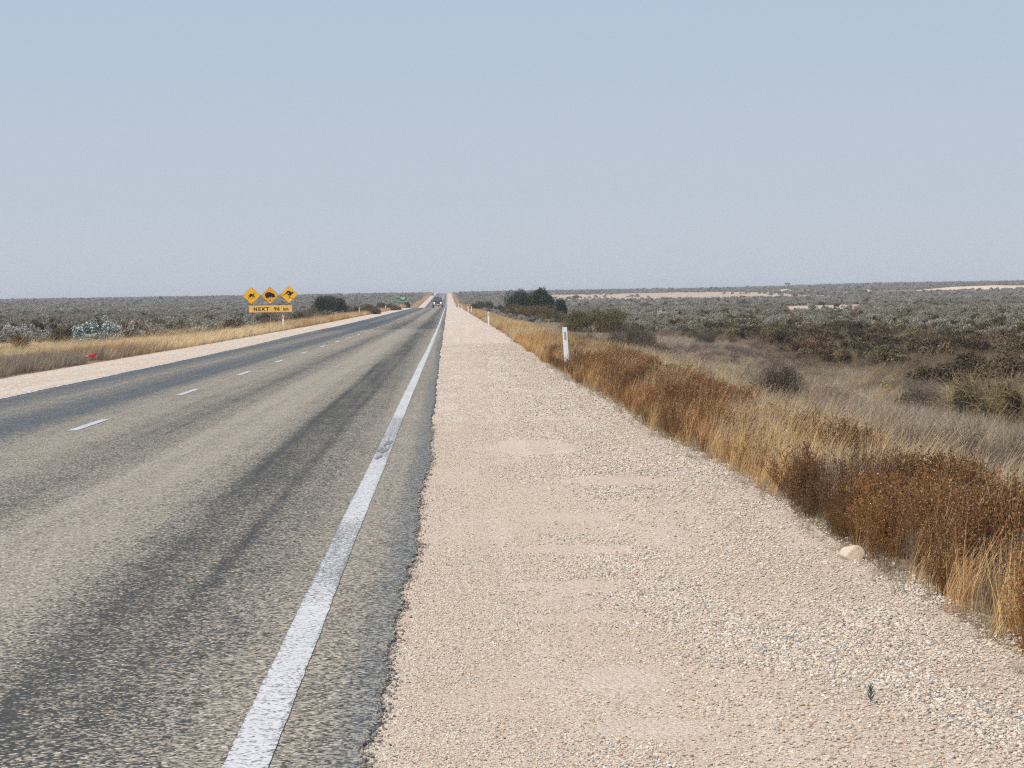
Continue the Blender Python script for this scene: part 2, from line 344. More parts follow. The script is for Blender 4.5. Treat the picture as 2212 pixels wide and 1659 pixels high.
# ------------------------------------------------------------------ scattering through geometry nodes
def scatter(name, P, rot, scl, colr, protos, pid, kind='stuff', label=None, cat=None):
    me = bpy.data.meshes.new(name); n = len(P)
    me.vertices.add(n); me.vertices.foreach_set('co', np.ascontiguousarray(P, np.float32).ravel())
    a = me.attributes.new('rot', 'FLOAT_VECTOR', 'POINT'); a.data.foreach_set('vector', np.ascontiguousarray(rot, np.float32).ravel())
    a = me.attributes.new('scl', 'FLOAT_VECTOR', 'POINT'); a.data.foreach_set('vector', np.ascontiguousarray(scl, np.float32).ravel())
    a = me.attributes.new('col', 'FLOAT_COLOR', 'POINT'); a.data.foreach_set('color', np.concatenate([colr, np.ones((n, 1))], 1).astype(np.float32).ravel())
    a = me.attributes.new('pid', 'INT', 'POINT'); a.data.foreach_set('value', np.ascontiguousarray(pid, np.int32))
    o = link(name, me); tag(o, label, cat, kind=kind)
    ng = bpy.data.node_groups.new(name+'_nodes', 'GeometryNodeTree')
    ng.interface.new_socket('Geometry', in_out='INPUT', socket_type='NodeSocketGeometry')
    ng.interface.new_socket('Geometry', in_out='OUTPUT', socket_type='NodeSocketGeometry')
    N, L = ng.nodes, ng.links
    gi, go = N.new('NodeGroupInput'), N.new('NodeGroupOutput')
    jn = N.new('GeometryNodeJoinGeometry')
    for pr in reversed(protos):
        oi = N.new('GeometryNodeObjectInfo'); oi.inputs['Object'].default_value = pr; oi.inputs['As Instance'].default_value = True
        L.new(oi.outputs['Geometry'], jn.inputs[0])
    ip = N.new('GeometryNodeInstanceOnPoints'); ip.inputs['Pick Instance'].default_value = True
    def named(nm, dt):
        q = N.new('GeometryNodeInputNamedAttribute'); q.data_type = dt; q.inputs[0].default_value = nm; return q.outputs[0]
    L.new(gi.outputs[0], ip.inputs['Points']); L.new(jn.outputs[0], ip.inputs['Instance'])
    L.new(named('pid', 'INT'), ip.inputs['Instance Index'])
    er = N.new('FunctionNodeEulerToRotation'); L.new(named('rot', 'FLOAT_VECTOR'), er.inputs[0]); L.new(er.outputs[0], ip.inputs['Rotation'])
    L.new(named('scl', 'FLOAT_VECTOR'), ip.inputs['Scale']); L.new(ip.outputs[0], go.inputs[0])
    md = o.modifiers.new('scatter', 'NODES'); md.node_group = ng
    return o
def proto(name, me):   # prototype data, not linked into the scene
    o = bpy.data.objects.new(name, me); return o

# ------------------------------------------------------------------ plant generators (numpy)
def blades(n, rad, h, w, lean, curve, r, hv=.35, seeds=0, segs=3, bv=(.7, 1.25)):
    """tuft of tapered, bent blades"""
    Vs, Fs, Bs = [], [], []; base = 0
    for i in range(n):
        a = r.uniform(0, 2*PI); q = rad*math.sqrt(r.uniform()); bx, by = q*math.cos(a), q*math.sin(a)
        hh = h*r.uniform(1-hv, 1+hv*.5); az = r.uniform(0, 2*PI)
        sp = r.uniform(.1, .55)
        dx, dy = lean[0]+sp*math.cos(az)*curve, lean[1]+sp*math.sin(az)*curve
        wa = r.uniform(0, PI); wx, wy = math.cos(wa)*w/2, math.sin(wa)*w/2
        b = r.uniform(*bv); warm = r.uniform(.92, 1.08)
        ts = [j/segs for j in range(segs+1)]
        for j, t in enumerate(ts):
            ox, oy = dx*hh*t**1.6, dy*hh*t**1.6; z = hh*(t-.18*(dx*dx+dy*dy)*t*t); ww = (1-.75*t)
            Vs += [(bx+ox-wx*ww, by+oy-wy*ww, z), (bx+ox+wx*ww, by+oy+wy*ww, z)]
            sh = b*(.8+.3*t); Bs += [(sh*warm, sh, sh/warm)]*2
        for j in range(segs): Fs.append((base+2*j, base+2*j+1, base+2*j+3, base+2*j+2))
        tipx, tipy, tipz = bx+dx*hh, by+dy*hh, hh*(1-.18*(dx*dx+dy*dy)); base += 2*(segs+1)
        for s_ in range(seeds):
            t = 1-.22*r.uniform(); sx, sy, sz = bx+dx*hh*t**1.6, by+dy*hh*t**1.6, hh*(t-.18*(dx*dx+dy*dy)*t*t)
            L = w*r.uniform(1.8, 3.2); d = np.array([r.uniform(-1, 1), r.uniform(-1, 1), r.uniform(-.2, 1)]); d /= np.linalg.norm(d)
            e = np.cross(d, [r.uniform(-1, 1), r.uniform(-1, 1), .3]); e = e/np.linalg.norm(e)*w*.8
            c0 = np.array([sx, sy, sz]); Vs += [tuple(c0-e*.5), tuple(c0+d*L-e*.2), tuple(c0+d*L+e*.2), tuple(c0+e*.5)]
            Bs += [(b*1.3, b*1.2, b*1.05)]*4; Fs.append((base, base+1, base+2, base+3)); base += 4
    return np.array(Vs), np.array(Fs), np.array(Bs)
def leaf_cloud(C, size, asp, r, up=.4, bv=(.65, 1.25)):
    """one small quad leaf at each centre"""
    n = len(C); d = r.normal(size=(n, 3)); d[:, 2] += up; d /= np.linalg.norm(d, axis=1)[:, None]
    e = np.cross(d, r.normal(size=(n, 3))); e /= np.linalg.norm(e, axis=1)[:, None]
    s = size*r.uniform(.6, 1.35, n)[:, None]; d = d*s; e = e*s*asp/2
    V = np.stack([C-e*.45, C+d*.5-e, C+d+e*.15, C+d*.5+e], 1).reshape(-1, 3)
    Fc = np.arange(4*n).reshape(n, 4); b = r.uniform(*bv, n); w = r.uniform(.93, 1.07, n)
    B = np.repeat(np.stack([b*w, b, b/w], 1), 4, 0)
    return V, Fc, B
def dome_pts(n, rx, ry, h, blobs, r, brad=.34, low=.0, sq=.72):
    """points in clumps filling an uneven dome; clump centres sit near the dome's skin"""
    th = r.uniform(0, 2*PI, blobs); ph = np.arccos(r.uniform(0, 1, blobs)); rad = r.uniform(.58, .88, blobs)
    sp_, cp_ = np.sin(ph)**sq, np.cos(ph)**sq
    bc = np.stack([np.cos(th)*sp_*rx*rad, np.sin(th)*sp_*ry*rad, cp_*h*rad*.95+low*h+.04], 1)
    br = brad*r.uniform(.55, 1.15, blobs)
    k_ = r.integers(0, blobs, n); d = r.normal(size=(n, 3)); d /= np.linalg.norm(d, axis=1)[:, None]
    q = r.uniform(0, 1, n)**.38
    P = bc[k_]+d*(q*br[k_])[:, None]*np.array([rx, ry, h*.9])
    P[:, 2] = np.abs(P[:, 2]); return P, bc, br, k_
def tube_chain(paths, sides=3):
    """paths: list of (pts (k,3), r0, r1) -> V,F"""
    Vs, Fs = [], []; base = 0
    for pts, r0, r1 in paths:
        kk = len(pts)
        for j in range(kk):
            tdir = pts[min(j+1, kk-1)]-pts[max(j-1, 0)]; tdir = tdir/(np.linalg.norm(tdir)+1e-9)
            a = np.cross(tdir, [.31, .17, .93]); a /= np.linalg.norm(a)+1e-9; b = np.cross(tdir, a)
            rr = r0+(r1-r0)*j/(kk-1)
            for s_ in range(sides):
                an = 2*PI*s_/sides; Vs.append(pts[j]+rr*(math.cos(an)*a+math.sin(an)*b))
        for j in range(kk-1):
            for s_ in range(sides):
                s2 = (s_+1) % sides; Fs.append((base+j*sides+s_, base+j*sides+s2, base+(j+1)*sides+s2, base+(j+1)*sides+s_))
        base += kk*sides
    return np.array(Vs), np.array(Fs)
def twigs(r, n, rx, ry, h, kink=.25, r0=.006, segs=6, gnarl=0.0, start=.1, down=0.0):
    out = []
    for i in range(n):
        th = r.uniform(0, 2*PI); ph = math.acos(r.uniform(.05, 1)); R_ = r.uniform(.75, 1.08)
        sp_, cp_ = math.sin(ph)**.7, math.cos(ph)**.7; end = np.array([math.cos(th)*sp_*rx, math.sin(th)*sp_*ry, cp_*h])*R_
        st = np.array([r.normal()*rx*start, r.normal()*ry*start, 0.0])
        pts = []
        for j in range(segs+1):
            t = j/segs; pnt = st+(end-st)*np.array([t**1.2, t**1.2, t**.85]); pnt = pnt+r.normal(size=3)*kink*t*min(rx, h)*.35
            pts.append(pnt)
        pts = np.array(pts); out.append((pts, r0, r0*.25))
        for q in range(3):   # side twigs
            j = r.integers(2, segs); d = (pts[j]-pts[j-1]); L = np.linalg.norm(d)*r.uniform(1., 2.2)
            d = d/np.linalg.norm(d)+r.normal(size=3)*.8; d /= np.linalg.norm(d); b = pts[j]
            o2 = [b]
            for m_ in range(3): d = d+r.normal(size=3)*gnarl; d /= np.linalg.norm(d); o2.append(o2[-1]+d*L/3)
            out.append((np.array(o2), r0*.55, r0*.18))
    return out
def gray_bv(n, r, per, lo=.7, hi=1.25):
    b = r.uniform(lo, hi, (n+per-1)//per); b = np.repeat(b, per)[:n]; return np.stack([b, b, b], 1)
def join(*parts):
    V, Fc, B, off = [], [], [], 0
    for v, f, b in parts: V.append(v); Fc.append(f+off); B.append(b); off += len(v)
    return np.concatenate(V), np.concatenate(Fc), np.concatenate(B)

# wind leans everything a little to the right
WIND = (.34, .05)
P_GRASS = []
for s_ in range(5):
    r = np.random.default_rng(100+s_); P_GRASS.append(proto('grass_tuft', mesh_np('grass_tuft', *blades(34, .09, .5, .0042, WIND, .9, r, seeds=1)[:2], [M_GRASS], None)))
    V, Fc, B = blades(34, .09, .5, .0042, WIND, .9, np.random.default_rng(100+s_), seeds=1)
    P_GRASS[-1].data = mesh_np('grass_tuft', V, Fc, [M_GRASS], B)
P_GRASSF = []
for s_ in range(4):
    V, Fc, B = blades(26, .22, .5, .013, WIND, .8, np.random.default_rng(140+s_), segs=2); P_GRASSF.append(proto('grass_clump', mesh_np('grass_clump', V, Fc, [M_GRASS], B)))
P_FINE = []   # fine upright grey-brown field grass
for s_ in range(4):
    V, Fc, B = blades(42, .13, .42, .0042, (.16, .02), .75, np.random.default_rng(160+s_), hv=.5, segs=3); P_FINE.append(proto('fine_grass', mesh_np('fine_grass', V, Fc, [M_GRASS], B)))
P_LONG = []   # long bent golden stalks with seed heads
for s_ in range(4):
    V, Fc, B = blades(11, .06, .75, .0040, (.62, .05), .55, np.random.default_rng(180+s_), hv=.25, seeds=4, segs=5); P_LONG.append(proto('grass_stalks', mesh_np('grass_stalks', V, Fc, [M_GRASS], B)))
def herb(seed, nst=16, h=.5, big=1.0):
    """dead brown herb: branching stems with small dry leaves and pale seed heads"""
    r = np.random.default_rng(seed); paths = []; LC = []; SC = []
    for i in range(nst):
        a = r.uniform(0, 2*PI); q = .10*math.sqrt(r.uniform()); st = np.array([q*math.cos(a), q*math.sin(a), 0])
        az = r.uniform(0, 2*PI); sp = r.uniform(0, .45); hh = h*r.uniform(.6, 1.1)
        d = np.array([.14+sp*math.cos(az), .02+sp*math.sin(az), 1.0]); pts = np.array([st+d*hh*t+r.normal(size=3)*.010*t for t in (0, .3, .6, .85, 1.0)])
        paths.append((pts, .0030*big, .0013*big))
        for b in range(7):
            t = r.uniform(.25, 1.0); s0 = st+d*hh*t; dd = r.normal(size=3); dd[2] = abs(dd[2])+.4; dd /= np.linalg.norm(dd); L = hh*r.uniform(.10, .24)
            e = s0+dd*L; paths.append((np.array([s0, (s0+e)/2+r.normal(size=3)*.006, e]), .0016*big, .0010*big))
            for q_ in range(7): LC.append(s0+dd*L*r.uniform(.2, 1)+r.normal(size=3)*.012)
            if r.uniform() < .30: SC.append(e)
    V, Fc = tube_chain(paths); B = gray_bv(len(V), r, 3, .55, 1.0)
    LC = np.array(LC); Vl, Fl, Bl = leaf_cloud(LC, .017*big, .5, r, .2, (.5, 1.15))
    SC = np.array(SC); SC = np.repeat(SC, 3, 0); Vs_, Fs_, Bs_ = leaf_cloud(SC, .010*big, .9, r, .6, (1.2, 2.1)); Bs_ = Bs_*np.array([1.0, 1.3, 1.9])
    return join((V, Fc, B), (Vl, Fl, Bl), (Vs_, Fs_, Bs_))
P_HERB = []
for s_ in range(5):
    V, Fc, B = herb(200+s_); P_HERB.append(proto('dead_herb', mesh_np('dead_herb', V, Fc, [M_WOODY], B)))
def bush_mesh(seed, n, rx, ry, h, blobs, size, asp=.5, brad=.34, ntw=0, mat=None, bv=(.6, 1.25)):
    r = np.random.default_rng(seed); P, bc, br, k_ = dome_pts(n, rx, ry, h, blobs, r, brad)
    V, Fc, B = leaf_cloud(P, size, asp, r, .5, bv); cb = r.uniform(.82, 1.18, blobs); B = B*np.repeat(cb[k_], 4)[:, None]
    parts = [(V, Fc, B)]
    if ntw:
        Vt, Ft = tube_chain(twigs(r, ntw, rx, ry, h, .3, .007*max(rx, .5))); parts.append((Vt, Ft, gray_bv(len(Vt), r, 18, .45, .8)))
    return join(*parts)
P_SALT = []   # grey saltbush, unit radius ~.55 m, detailed and light versions
for s_ in range(5):
    V, Fc, B = bush_mesh(300+s_, 2600, .60, .56, .66, 13, .058, .7, .36, 10); P_SALT.append(proto('saltbush', mesh_np('saltbush', V, Fc, [M_LEAF], B)))
P_SALTF = []
for s_ in range(5):
    V, Fc, B = bush_mesh(320+s_, 700, .62, .6, .62, 9, .105, .8, .42); P_SALTF.append(proto('saltbush_far', mesh_np('saltbush_far', V, Fc, [M_LEAF], B)))
P_TWIG = []   # small leafless grey twiggy bushes
for s_ in range(3):
    r = np.random.default_rng(340+s_); V, Fc = tube_chain(twigs(r, 150, .5, .48, .55, .3, .0045, 5, .5, .12)); P_TWIG.append(proto('twiggy_bush', mesh_np('twiggy_bush', V, Fc, [M_WOODY], gray_bv(len(V), r, 18, .6, 1.3))))

# ------------------------------------------------------------------ 2-D value noise for patches
_tab = np.random.default_rng(5).uniform(0, 1, (256, 256))
def vn(x, y, s):
    x = np.asarray(x)/s; y = np.asarray(y)/s; xi = np.floor(x).astype(int); yi = np.floor(y).astype(int); fx = x-xi; fy = y-yi
    fx = fx*fx*(3-2*fx); fy = fy*fy*(3-2*fy)
    a = _tab[xi % 256, yi % 256]; b = _tab[(xi+1) % 256, yi % 256]; c_ = _tab[xi % 256, (yi+1) % 256]; d = _tab[(xi+1) % 256, (yi+1) % 256]
    return a*(1-fx)*(1-fy)+b*fx*(1-fy)+c_*(1-fx)*fy+d*fx*fy
def fb(x, y, s): return .55*vn(x, y, s)+.3*vn(x+31, y+17, s*.45)+.15*vn(x+7, y+71, s*.2)
def area_pts(n, y0, y1, xl, xr, r):
    """uniform points with xl(y) < x < xr(y)"""
    ys_ = np.linspace(y0, y1, 400); w = np.maximum(xr(ys_)-xl(ys_), 0); cw = np.cumsum(w); cw = cw/cw[-1]
    y = np.interp(r.uniform(0, 1, n), cw, ys_); u = r.uniform(0, 1, n); return xl(y)+u*(xr(y)-xl(y)), y
frR = lambda y: .232*y+2.0
frL = lambda y: -.186*y-2.0
def colmix(A, B, t): return np.asarray(A)[None]*(1-t[:, None])+np.asarray(B)[None]*t[:, None]
def jit(c_, r, a=.15):
    return c_*(1+r.uniform(-a, a, (len(c_), 1)))*(1+r.uniform(-.05, .05, c_.shape))
def put(name, x, y, sc_, c_, protos, r, label, cat, tilt=.12, zs=None, yaw=.6, dz=-.01):
    n = len(x); z = gz(x, y)+dz
    rot = np.stack([r.normal(0, tilt, n), r.normal(0, tilt, n), r.uniform(-yaw, yaw, n)], 1)
    s3 = np.repeat(sc_[:, None], 3, 1); s3[:, 2] *= (r.uniform(.75, 1.3, n) if zs is None else zs)
    return scatter(name, np.stack([x, y, z], 1), rot, s3, c_, protos, r.integers(0, len(protos), n), label=label, cat=cat)
GOLD = (.60, .40, .19); STRAW = (.56, .45, .28); GREYB = (.35, .295, .23); RUST = (.30, .148, .056); DARKB = (.165, .088, .040); GREEN = (.26, .28, .15)
GL = np.array

# --- right verge: field grass, golden grass, dead brown herbs
def HN(x, y): return fb(x*1.2+40, y, 3.2)
def bumpf(y, a, b, w): return sstep(y, a-w, a+w)*(1-sstep(y, b-w, b+w))
def goldzone(x, y):
    e_ = x-x_grav_r(y)
    return np.clip(bumpf(y, 18.2, 24.5, .8)*(e_ < .55+.25*vn(x*3, y, 1.)) + bumpf(y, 66, 96, 5)*.9 + (HN(x, y) > .60)*.9 + bumpf(y, 11.3, 12.2, .25)*(e_ < .3)*.7 + (e_ < .26)*(y > 24)*.55, 0, 1)
CLR = []
FE = lambda y: 13.2+1.6*np.sin(y*.051+1)
r = np.random.default_rng(11)
rgt = lambda y: np.minimum(frR(y), FE(y))
xa, ya = area_pts(11000, 8, 30, lambda y: x_grav_r(y)+.25, frR, r); xb, yb_ = area_pts(19000, 30, 75, lambda y: x_grav_r(y)+.3, rgt, r)
xf = np.concatenate([xa, xb]); yf = np.concatenate([ya, yb_])
m_ = np.ones(len(xf), bool)
for (bx_, b0, b1) in ((2125, 928, 200), (1990, 905, 110), (1676, 884, 140)):
    hx, hy = hit(bx_, b0); hw = b1*hy/F/2; m_ &= ~((np.abs(xf-hx*(yf/hy)) < hw) & (yf > hy-7) & (yf < hy) & (r.uniform(0, 1, len(xf)) < .35+.6*sstep(yf, hy-7, hy-3)))
xf, yf = xf[m_], yf[m_]
nz = fb(xf, yf, 3.5); n3 = fb(xf+90, yf, 6); base = colmix(GREYB, (.40, .31, .20), sstep(nz, .40, .72)); n4 = fb(xf*1.3+5, yf*.7, 1.1); base = base*(1-.45*sstep(n3, .48, .66))[:, None]*(.62+.85*n4)[:, None]
put('field_grass', xf, yf, r.uniform(.42, .85, len(xf))*(1.1-.35*sstep(n3, .3, .6)), jit(base, r, .3), P_FINE, r, 'fine grey brown dead grass filling the field right of the gravel', 'grass', yaw=.5)
xf, yf = area_pts(22000, 75, 260, lambda y: x_grav_r(y)+.5, lambda y: FE(y)+1, r)
nz = fb(xf, yf, 9); base = colmix(GREYB, (.40, .31, .205), sstep(nz, .35, .7))
put('field_grass', xf, yf, r.uniform(.28, .52, len(xf)), jit(base, r, .3), P_GRASSF, r, 'grey brown grass of the middle distance right of the road', 'grass')
xg, yg = area_pts(12000, 9, 110, lambda y: x_grav_r(y)+.02, lambda y: x_grav_r(y)+1.0+.022*y, r)
gn = goldzone(xg, yg); edge = xg-x_grav_r(yg); keep = (r.uniform(0, 1, len(xg)) < gn*.90+.02); xg, yg, edge = xg[keep], yg[keep], edge[keep]
cg = colmix(GOLD, STRAW, sstep(edge, .3, 1.6)); put('golden_grass', xg, yg, r.uniform(.38, .72, len(xg))*(1-.35*sstep(yg, 50, 90)), jit(cg, r, .2), P_GRASS, r, 'golden dry grass along the right edge of the gravel', 'grass', yaw=.5)
xg, yg = area_pts(2600, 9, 70, lambda y: x_grav_r(y)+.3, lambda y: x_grav_r(y)+1.5+.12*y, r)
keep = (r.uniform(0, 1, len(xg)) < .35+.65*bumpf(yg, 15, 27, 2)); xg, yg = xg[keep], yg[keep]
put('seeding_grass', xg, yg, r.uniform(.36, .66, len(xg)), jit(colmix(STRAW, GOLD, r.uniform(0, .6, len(xg))), r, .2), P_LONG, r, 'long bent straw stalks with seed heads rising over the verge', 'grass', yaw=.35)
xh, yh = area_pts(11500, 9.0, 66, lambda y: x_grav_r(y)+.06, lambda y: x_grav_r(y)+.75+.026*y, r)
keep = r.uniform(0, 1, len(xh)) > np.maximum(goldzone(xh, yh)*.93, np.maximum((x_grav_r(yh)+.28 > xh)*(yh > 24)*.75, sstep(fb(xh*2, yh, 2.2), .5, .66)*.8)); xh, yh = xh[keep], yh[keep]
ch = colmix(RUST, DARKB, sstep(fb(xh+9, yh+50, 1.3), .45, .66)); eh = xh-x_grav_r(yh); wmax = .75+.026*yh
put('dead_herbs', xh, yh, r.uniform(.42, .80, len(xh))*(.65+.3*sstep(eh, 0, .35))*(.75+.45*vn(xh*2, yh*1.3, 1.5))*(1-.35*sstep(eh/wmax, .7, 1.)), jit(ch, r, .2), P_HERB, r, 'rust brown dead herbs with seed heads edging the gravel', 'weeds', tilt=.16, yaw=3.1)
xq, yq = area_pts(620, 20, 120, lambda y: x_grav_r(y)+1.2, lambda y: np.minimum(frR(y), FE(y)), r)
put('field_twigs', xq, yq, r.uniform(.35, .8, len(xq)), jit(colmix((.15, .125, .10), (.25, .20, .15), r.uniform(0, 1, len(xq))), r, .2), P_TWIG, r, 'small grey leafless twig clumps standing in the field grass', 'undergrowth', yaw=3.1)
xw_, yw_ = area_pts(2300, 9.5, 66, lambda y: x_grav_r(y)+.15, lambda y: x_grav_r(y)+.9+.026*y, r); keep = fb(xw_*1.5+11, yw_, 1.7) > .46; xw_, yw_ = xw_[keep], yw_[keep]
put('golden_grass', xw_, yw_, r.uniform(.55, .95, len(xw_)), jit(colmix((.58, .41, .20), (.48, .38, .25), r.uniform(0, 1, len(xw_))), r, .25), P_GRASS, r, 'straw coloured blades growing up through the dead brown herbs', 'grass', yaw=.5)
xe, ye = area_pts(550, 8.5, 60, lambda y: x_grav_r(y)-.12, lambda y: x_grav_r(y)+.30, r)
ce = colmix((.36, .30, .22), GREEN, (fb(xe, ye, 1.5) > .55).astype(float)*.8)
put('edge_tufts', xe, ye, r.uniform(.13, .36, len(xe)), jit(ce, r, .2), P_FINE, r, 'low grey green tufts at the very edge of the gravel', 'grass', tilt=.25, yaw=3.1)
# --- orange verge strip farther along both sides
xr1, yr1 = area_pts(9000, 60, 620, lambda y: x_grav_r(y)+.05, lambda y: x_grav_r(y)+2.3, r)
xl1, yl1 = area_pts(9500, 36, 620, lambda y: x_grav_l(y)-3.0, lambda y: x_grav_l(y)-.1, r)
keep = ~((xl1 > -10.7) & (xl1 < -9.5) & (yl1 > 71.5) & (yl1 < 74.8)); xl1, yl1 = xl1[keep], yl1[keep]
xl2, yl2 = area_pts(2500, 640, 1900, lambda y: x_grav_l(y)-3.0, lambda y: x_grav_l(y)-.1, r)
xr2, yr2 = area_pts(2500, 640, 1900, lambda y: x_grav_r(y)+.05, lambda y: x_grav_r(y)+2.3, r)
for nm, X_, Y_, lab in (('verge_grass', np.concatenate([xr1, xr2]), np.concatenate([yr1, yr2]), 'orange brown grass strip on the right verge behind the guide posts'), ('verge_grass', np.concatenate([xl1, xl2]), np.concatenate([yl1, yl2]), 'orange and straw grass strip on the left verge')):
    q = fb(X_, Y_, 12); cc = colmix((.46, .27, .11), (.56, .42, .23), sstep(q, .4, .62)); near = bumpf(Y_, 88, 160, 8)*(X_ < 0)
    cc = cc*(1-near[:, None])+GL((.70, .53, .31))[None]*near[:, None]
    dk_ = sstep(-Y_, -84, -66)*(X_ < 0); cc = cc*(1-dk_[:, None])+GL((.27, .22, .165))[None]*dk_[:, None]
    put(nm, X_, Y_, r.uniform(.45, .85, len(X_))*(1+.7*(Y_ > 600))*(1+.25*(X_ < 0)*(Y_ > 150)), jit(cc, r, .22), P_GRASSF, r, lab, 'grass')
# left field grass (golden clearing and grey grass)
xl, yl = area_pts(21500, 40, 170, lambda y: np.maximum(-.186*y-2, -25.5), lambda y: x_grav_l(y)-.15, r)
q = fb(xl, yl, 8); lat = x_grav_l(yl)-xl; isg = sstep(yl+14*(q-.5), 84, 98); isg = isg*(1-.65*sstep(fb(xl+40, yl*.5, 5), .52, .66)); cc = colmix((.27, .225, .17), (.74, .56, .32), isg)
keep = ~((xl > -10.7) & (xl < -9.5) & (yl > 71.5) & (yl < 74.8)) & (lat < 15*(1-sstep(yl, 138, 170))+6)
put('field_grass', xl[keep], yl[keep], r.uniform(.36, .66, keep.sum()), jit(cc[keep], r, .22), P_GRASSF, r, 'golden and grey grass between the left gravel and the scrub', 'grass')
keep2 = keep & (r.uniform(0, 1, len(xl)) < .12) & (yl < 130) & (yl > 84)
put('seeding_grass', xl[keep2], yl[keep2], r.uniform(.7, 1.1, keep2.sum()), jit(colmix((.62, .46, .24), STRAW, r.uniform(0, 1, keep2.sum())), r, .2), P_LONG, r, 'long bent golden stalks on the left side of the road', 'grass', yaw=.35)

# ------------------------------------------------------------------ scrub of the plain
GREYS = GL((.265, .248, .190)); PALE = GL((.44, .42, .355)); OLIVE = GL((.15, .13, .07)); BROWN = GL((.150, .110, .068)); DARK = GL((.075, .058, .036)); BLUE = GL((.30, .36, .34))
def scrub_col(x, y, r, right):
    n = len(x); x = np.asarray(x, float); q = fb(x, y, 26); p2 = fb(x+500, y+90, 60); u = r.uniform(0, 1, n)
    c_ = colmix(GREYS, PALE, sstep(fb(x+77, y, 14), .5, .75)*r.uniform(0, 1, n))
    darkband = right*(1-sstep(x+10*(q-.5), 23, 30))*(1-sstep(y, 150, 200))*.75 + .16+.14*sstep(p2, .5, .7)
    m = u < darkband; k1 = r.uniform(0, 1, n)
    dkc = np.where((k1 < .55)[:, None], DARK[None]*1.2, np.where((k1 < .8)[:, None], BROWN[None], OLIVE[None])); c_[m] = dkc[m]
    return jit(c_, r, .2)
def no_scrub(x, y):
    sand = (x > 44) & (x < 172) & (y > 1090-1.5*(x-44)*(x < 60)) & (y < 1540)
    sand2 = (x > 36+.11*(y-310)) & (x < 54+.17*(y-310)) & (y > 300) & (y < 680)
    big = (x > 215) & (y > 1260) & (y < 1420)
    return (sand & (vn(x, y, 22.) < .86)) | sand2 | (big & (vn(x, y, 15.) < .85))
r = np.random.default_rng(21)
lR = lambda y: np.where(y < 260, FE(y)+.6, x_grav_r(y)+2.5); lL = lambda y: -25.+8.3*sstep(y, 138, 176)+3.2*sstep(y, 176, 215)
# the nearest shrubs: one object each
def shrub_band(n, y0, y1, xl_, xr_): return area_pts(n, y0, y1, xl_, xr_, r)
proto_things = {}
def single_shrub(kind, label, cat, group):
    for k_ in range(5):
        src = P_SALT[k_]; o = link({'grey': 'saltbush_mound', 'dark': 'scrub_bush'}[kind], src.data); tag(o, label, cat, group); proto_things.setdefault(kind, []).append(o)
KINDS = {'grey': ('one of the grey green saltbush mounds crowding the plain', 'shrub', 'grey saltbush mounds on the plain'),
         'dark': ('one of the dark brown scrub bushes in the band beyond the brown grass', 'bush', 'dark scrub bushes beyond the brown grass on the right')}
for kd_, v in KINDS.items(): single_shrub(kd_, *v)
used = {a: 0 for a in KINDS}
def place_shrub(kind, x, y, s_, col_):
    lst = proto_things[kind]; i = used[kind]; used[kind] += 1; src = lst[i % 5]
    o = src if i < 5 else src.copy()
    if i >= 5: COL.objects.link(o)
    o.location = (x, y, gzf(x, y)-.03); o.rotation_euler = (0, 0, r.uniform(0, 6.28)); o.scale = (s_*r.uniform(.9, 1.3), s_*r.uniform(.9, 1.2), s_*r.uniform(.8, 1.15)); o['col'] = [float(v) for v in col_]
xd, yd = area_pts(230, 56, 165, lambda y: FE(y)+.3, lambda y: np.minimum(frR(y)-1.5, 27+0*y), r)
for x_, y_ in zip(xd, yd):
    u = r.uniform(); place_shrub('dark', x_, y_, r.uniform(.65, 1.25), (DARK*1.1 if u < .50 else BROWN if u < .8 else OLIVE)*r.uniform(.8, 1.3))
xg1, yg1 = area_pts(150, 108, 165, lambda y: -.186*y-1.5, lL, r)
xg2, yg2 = area_pts(120, 118, 190, lambda y: np.full_like(y, 26.), lambda y: frR(y)-1., r)
for x_, y_ in zip(np.concatenate([xg1, xg2]), np.concatenate([yg1, yg2])):
    cc = scrub_col(GL([x_]), GL([y_]), r, 0)[0]; place_shrub('grey', x_, y_, r.uniform(.7, 1.45), cc)
xu, yu = area_pts(3800, 54, 175, lambda y: FE(y)-.3, lambda y: np.minimum(frR(y), 30+0*y), r)
put('undergrowth', xu, yu, r.uniform(.45, .9, len(xu)), jit(colmix((.16, .12, .08), (.34, .27, .18), r.uniform(0, 1, len(xu))**1.5), r, .25), P_GRASSF+P_TWIG, r, 'brown grass and twigs filling the ground between the dark scrub bushes', 'undergrowth', yaw=3.1)
# the rest of the scrub
def scrub(name, n, y0, y1, xl_, xr_, protos, smin, smax, lab, right, mode=0):
    x, y = area_pts(n, y0, y1, xl_, xr_, r)
    if mode: # even out in screen depth
        y = y0*(y1/y0)**r.uniform(0, 1, n); u = r.uniform(0, 1, n); x = xl_(y)+u*(xr_(y)-xl_(y))
    kp = ~no_scrub(x+r.normal(0, 5, n)*(y > 300), y+r.normal(0, 15, n)*(y > 900)); x, y = x[kp], y[kp]
    s_ = r.uniform(smin, smax, len(x))*(1+.35*sstep(y, 500, 1500)); c_ = scrub_col(x, y, r, right)
    put(name, x, y, s_, c_, protos, r, lab, 'scrub', tilt=.08, yaw=3.1)
scrub('plain_scrub', 2800, 120, 330, lambda y: np.maximum(lR(y), 27-12*sstep(y, 140, 190)), frR, P_SALT, .7, 1.4, 'grey and brown scrub covering the plain right of the road', 1.0)
scrub('plain_scrub', 500, 200, 330, lR, lambda y: 25+0*y, P_SALT, .6, 1.1, 'brown and olive scrub beyond the field grass right of the road', 1.0)
scrub('plain_scrub', 2700, 140, 330, frL, lL, P_SALT, .65, 1.5, 'grey saltbush scrub covering the plain left of the road', 0)
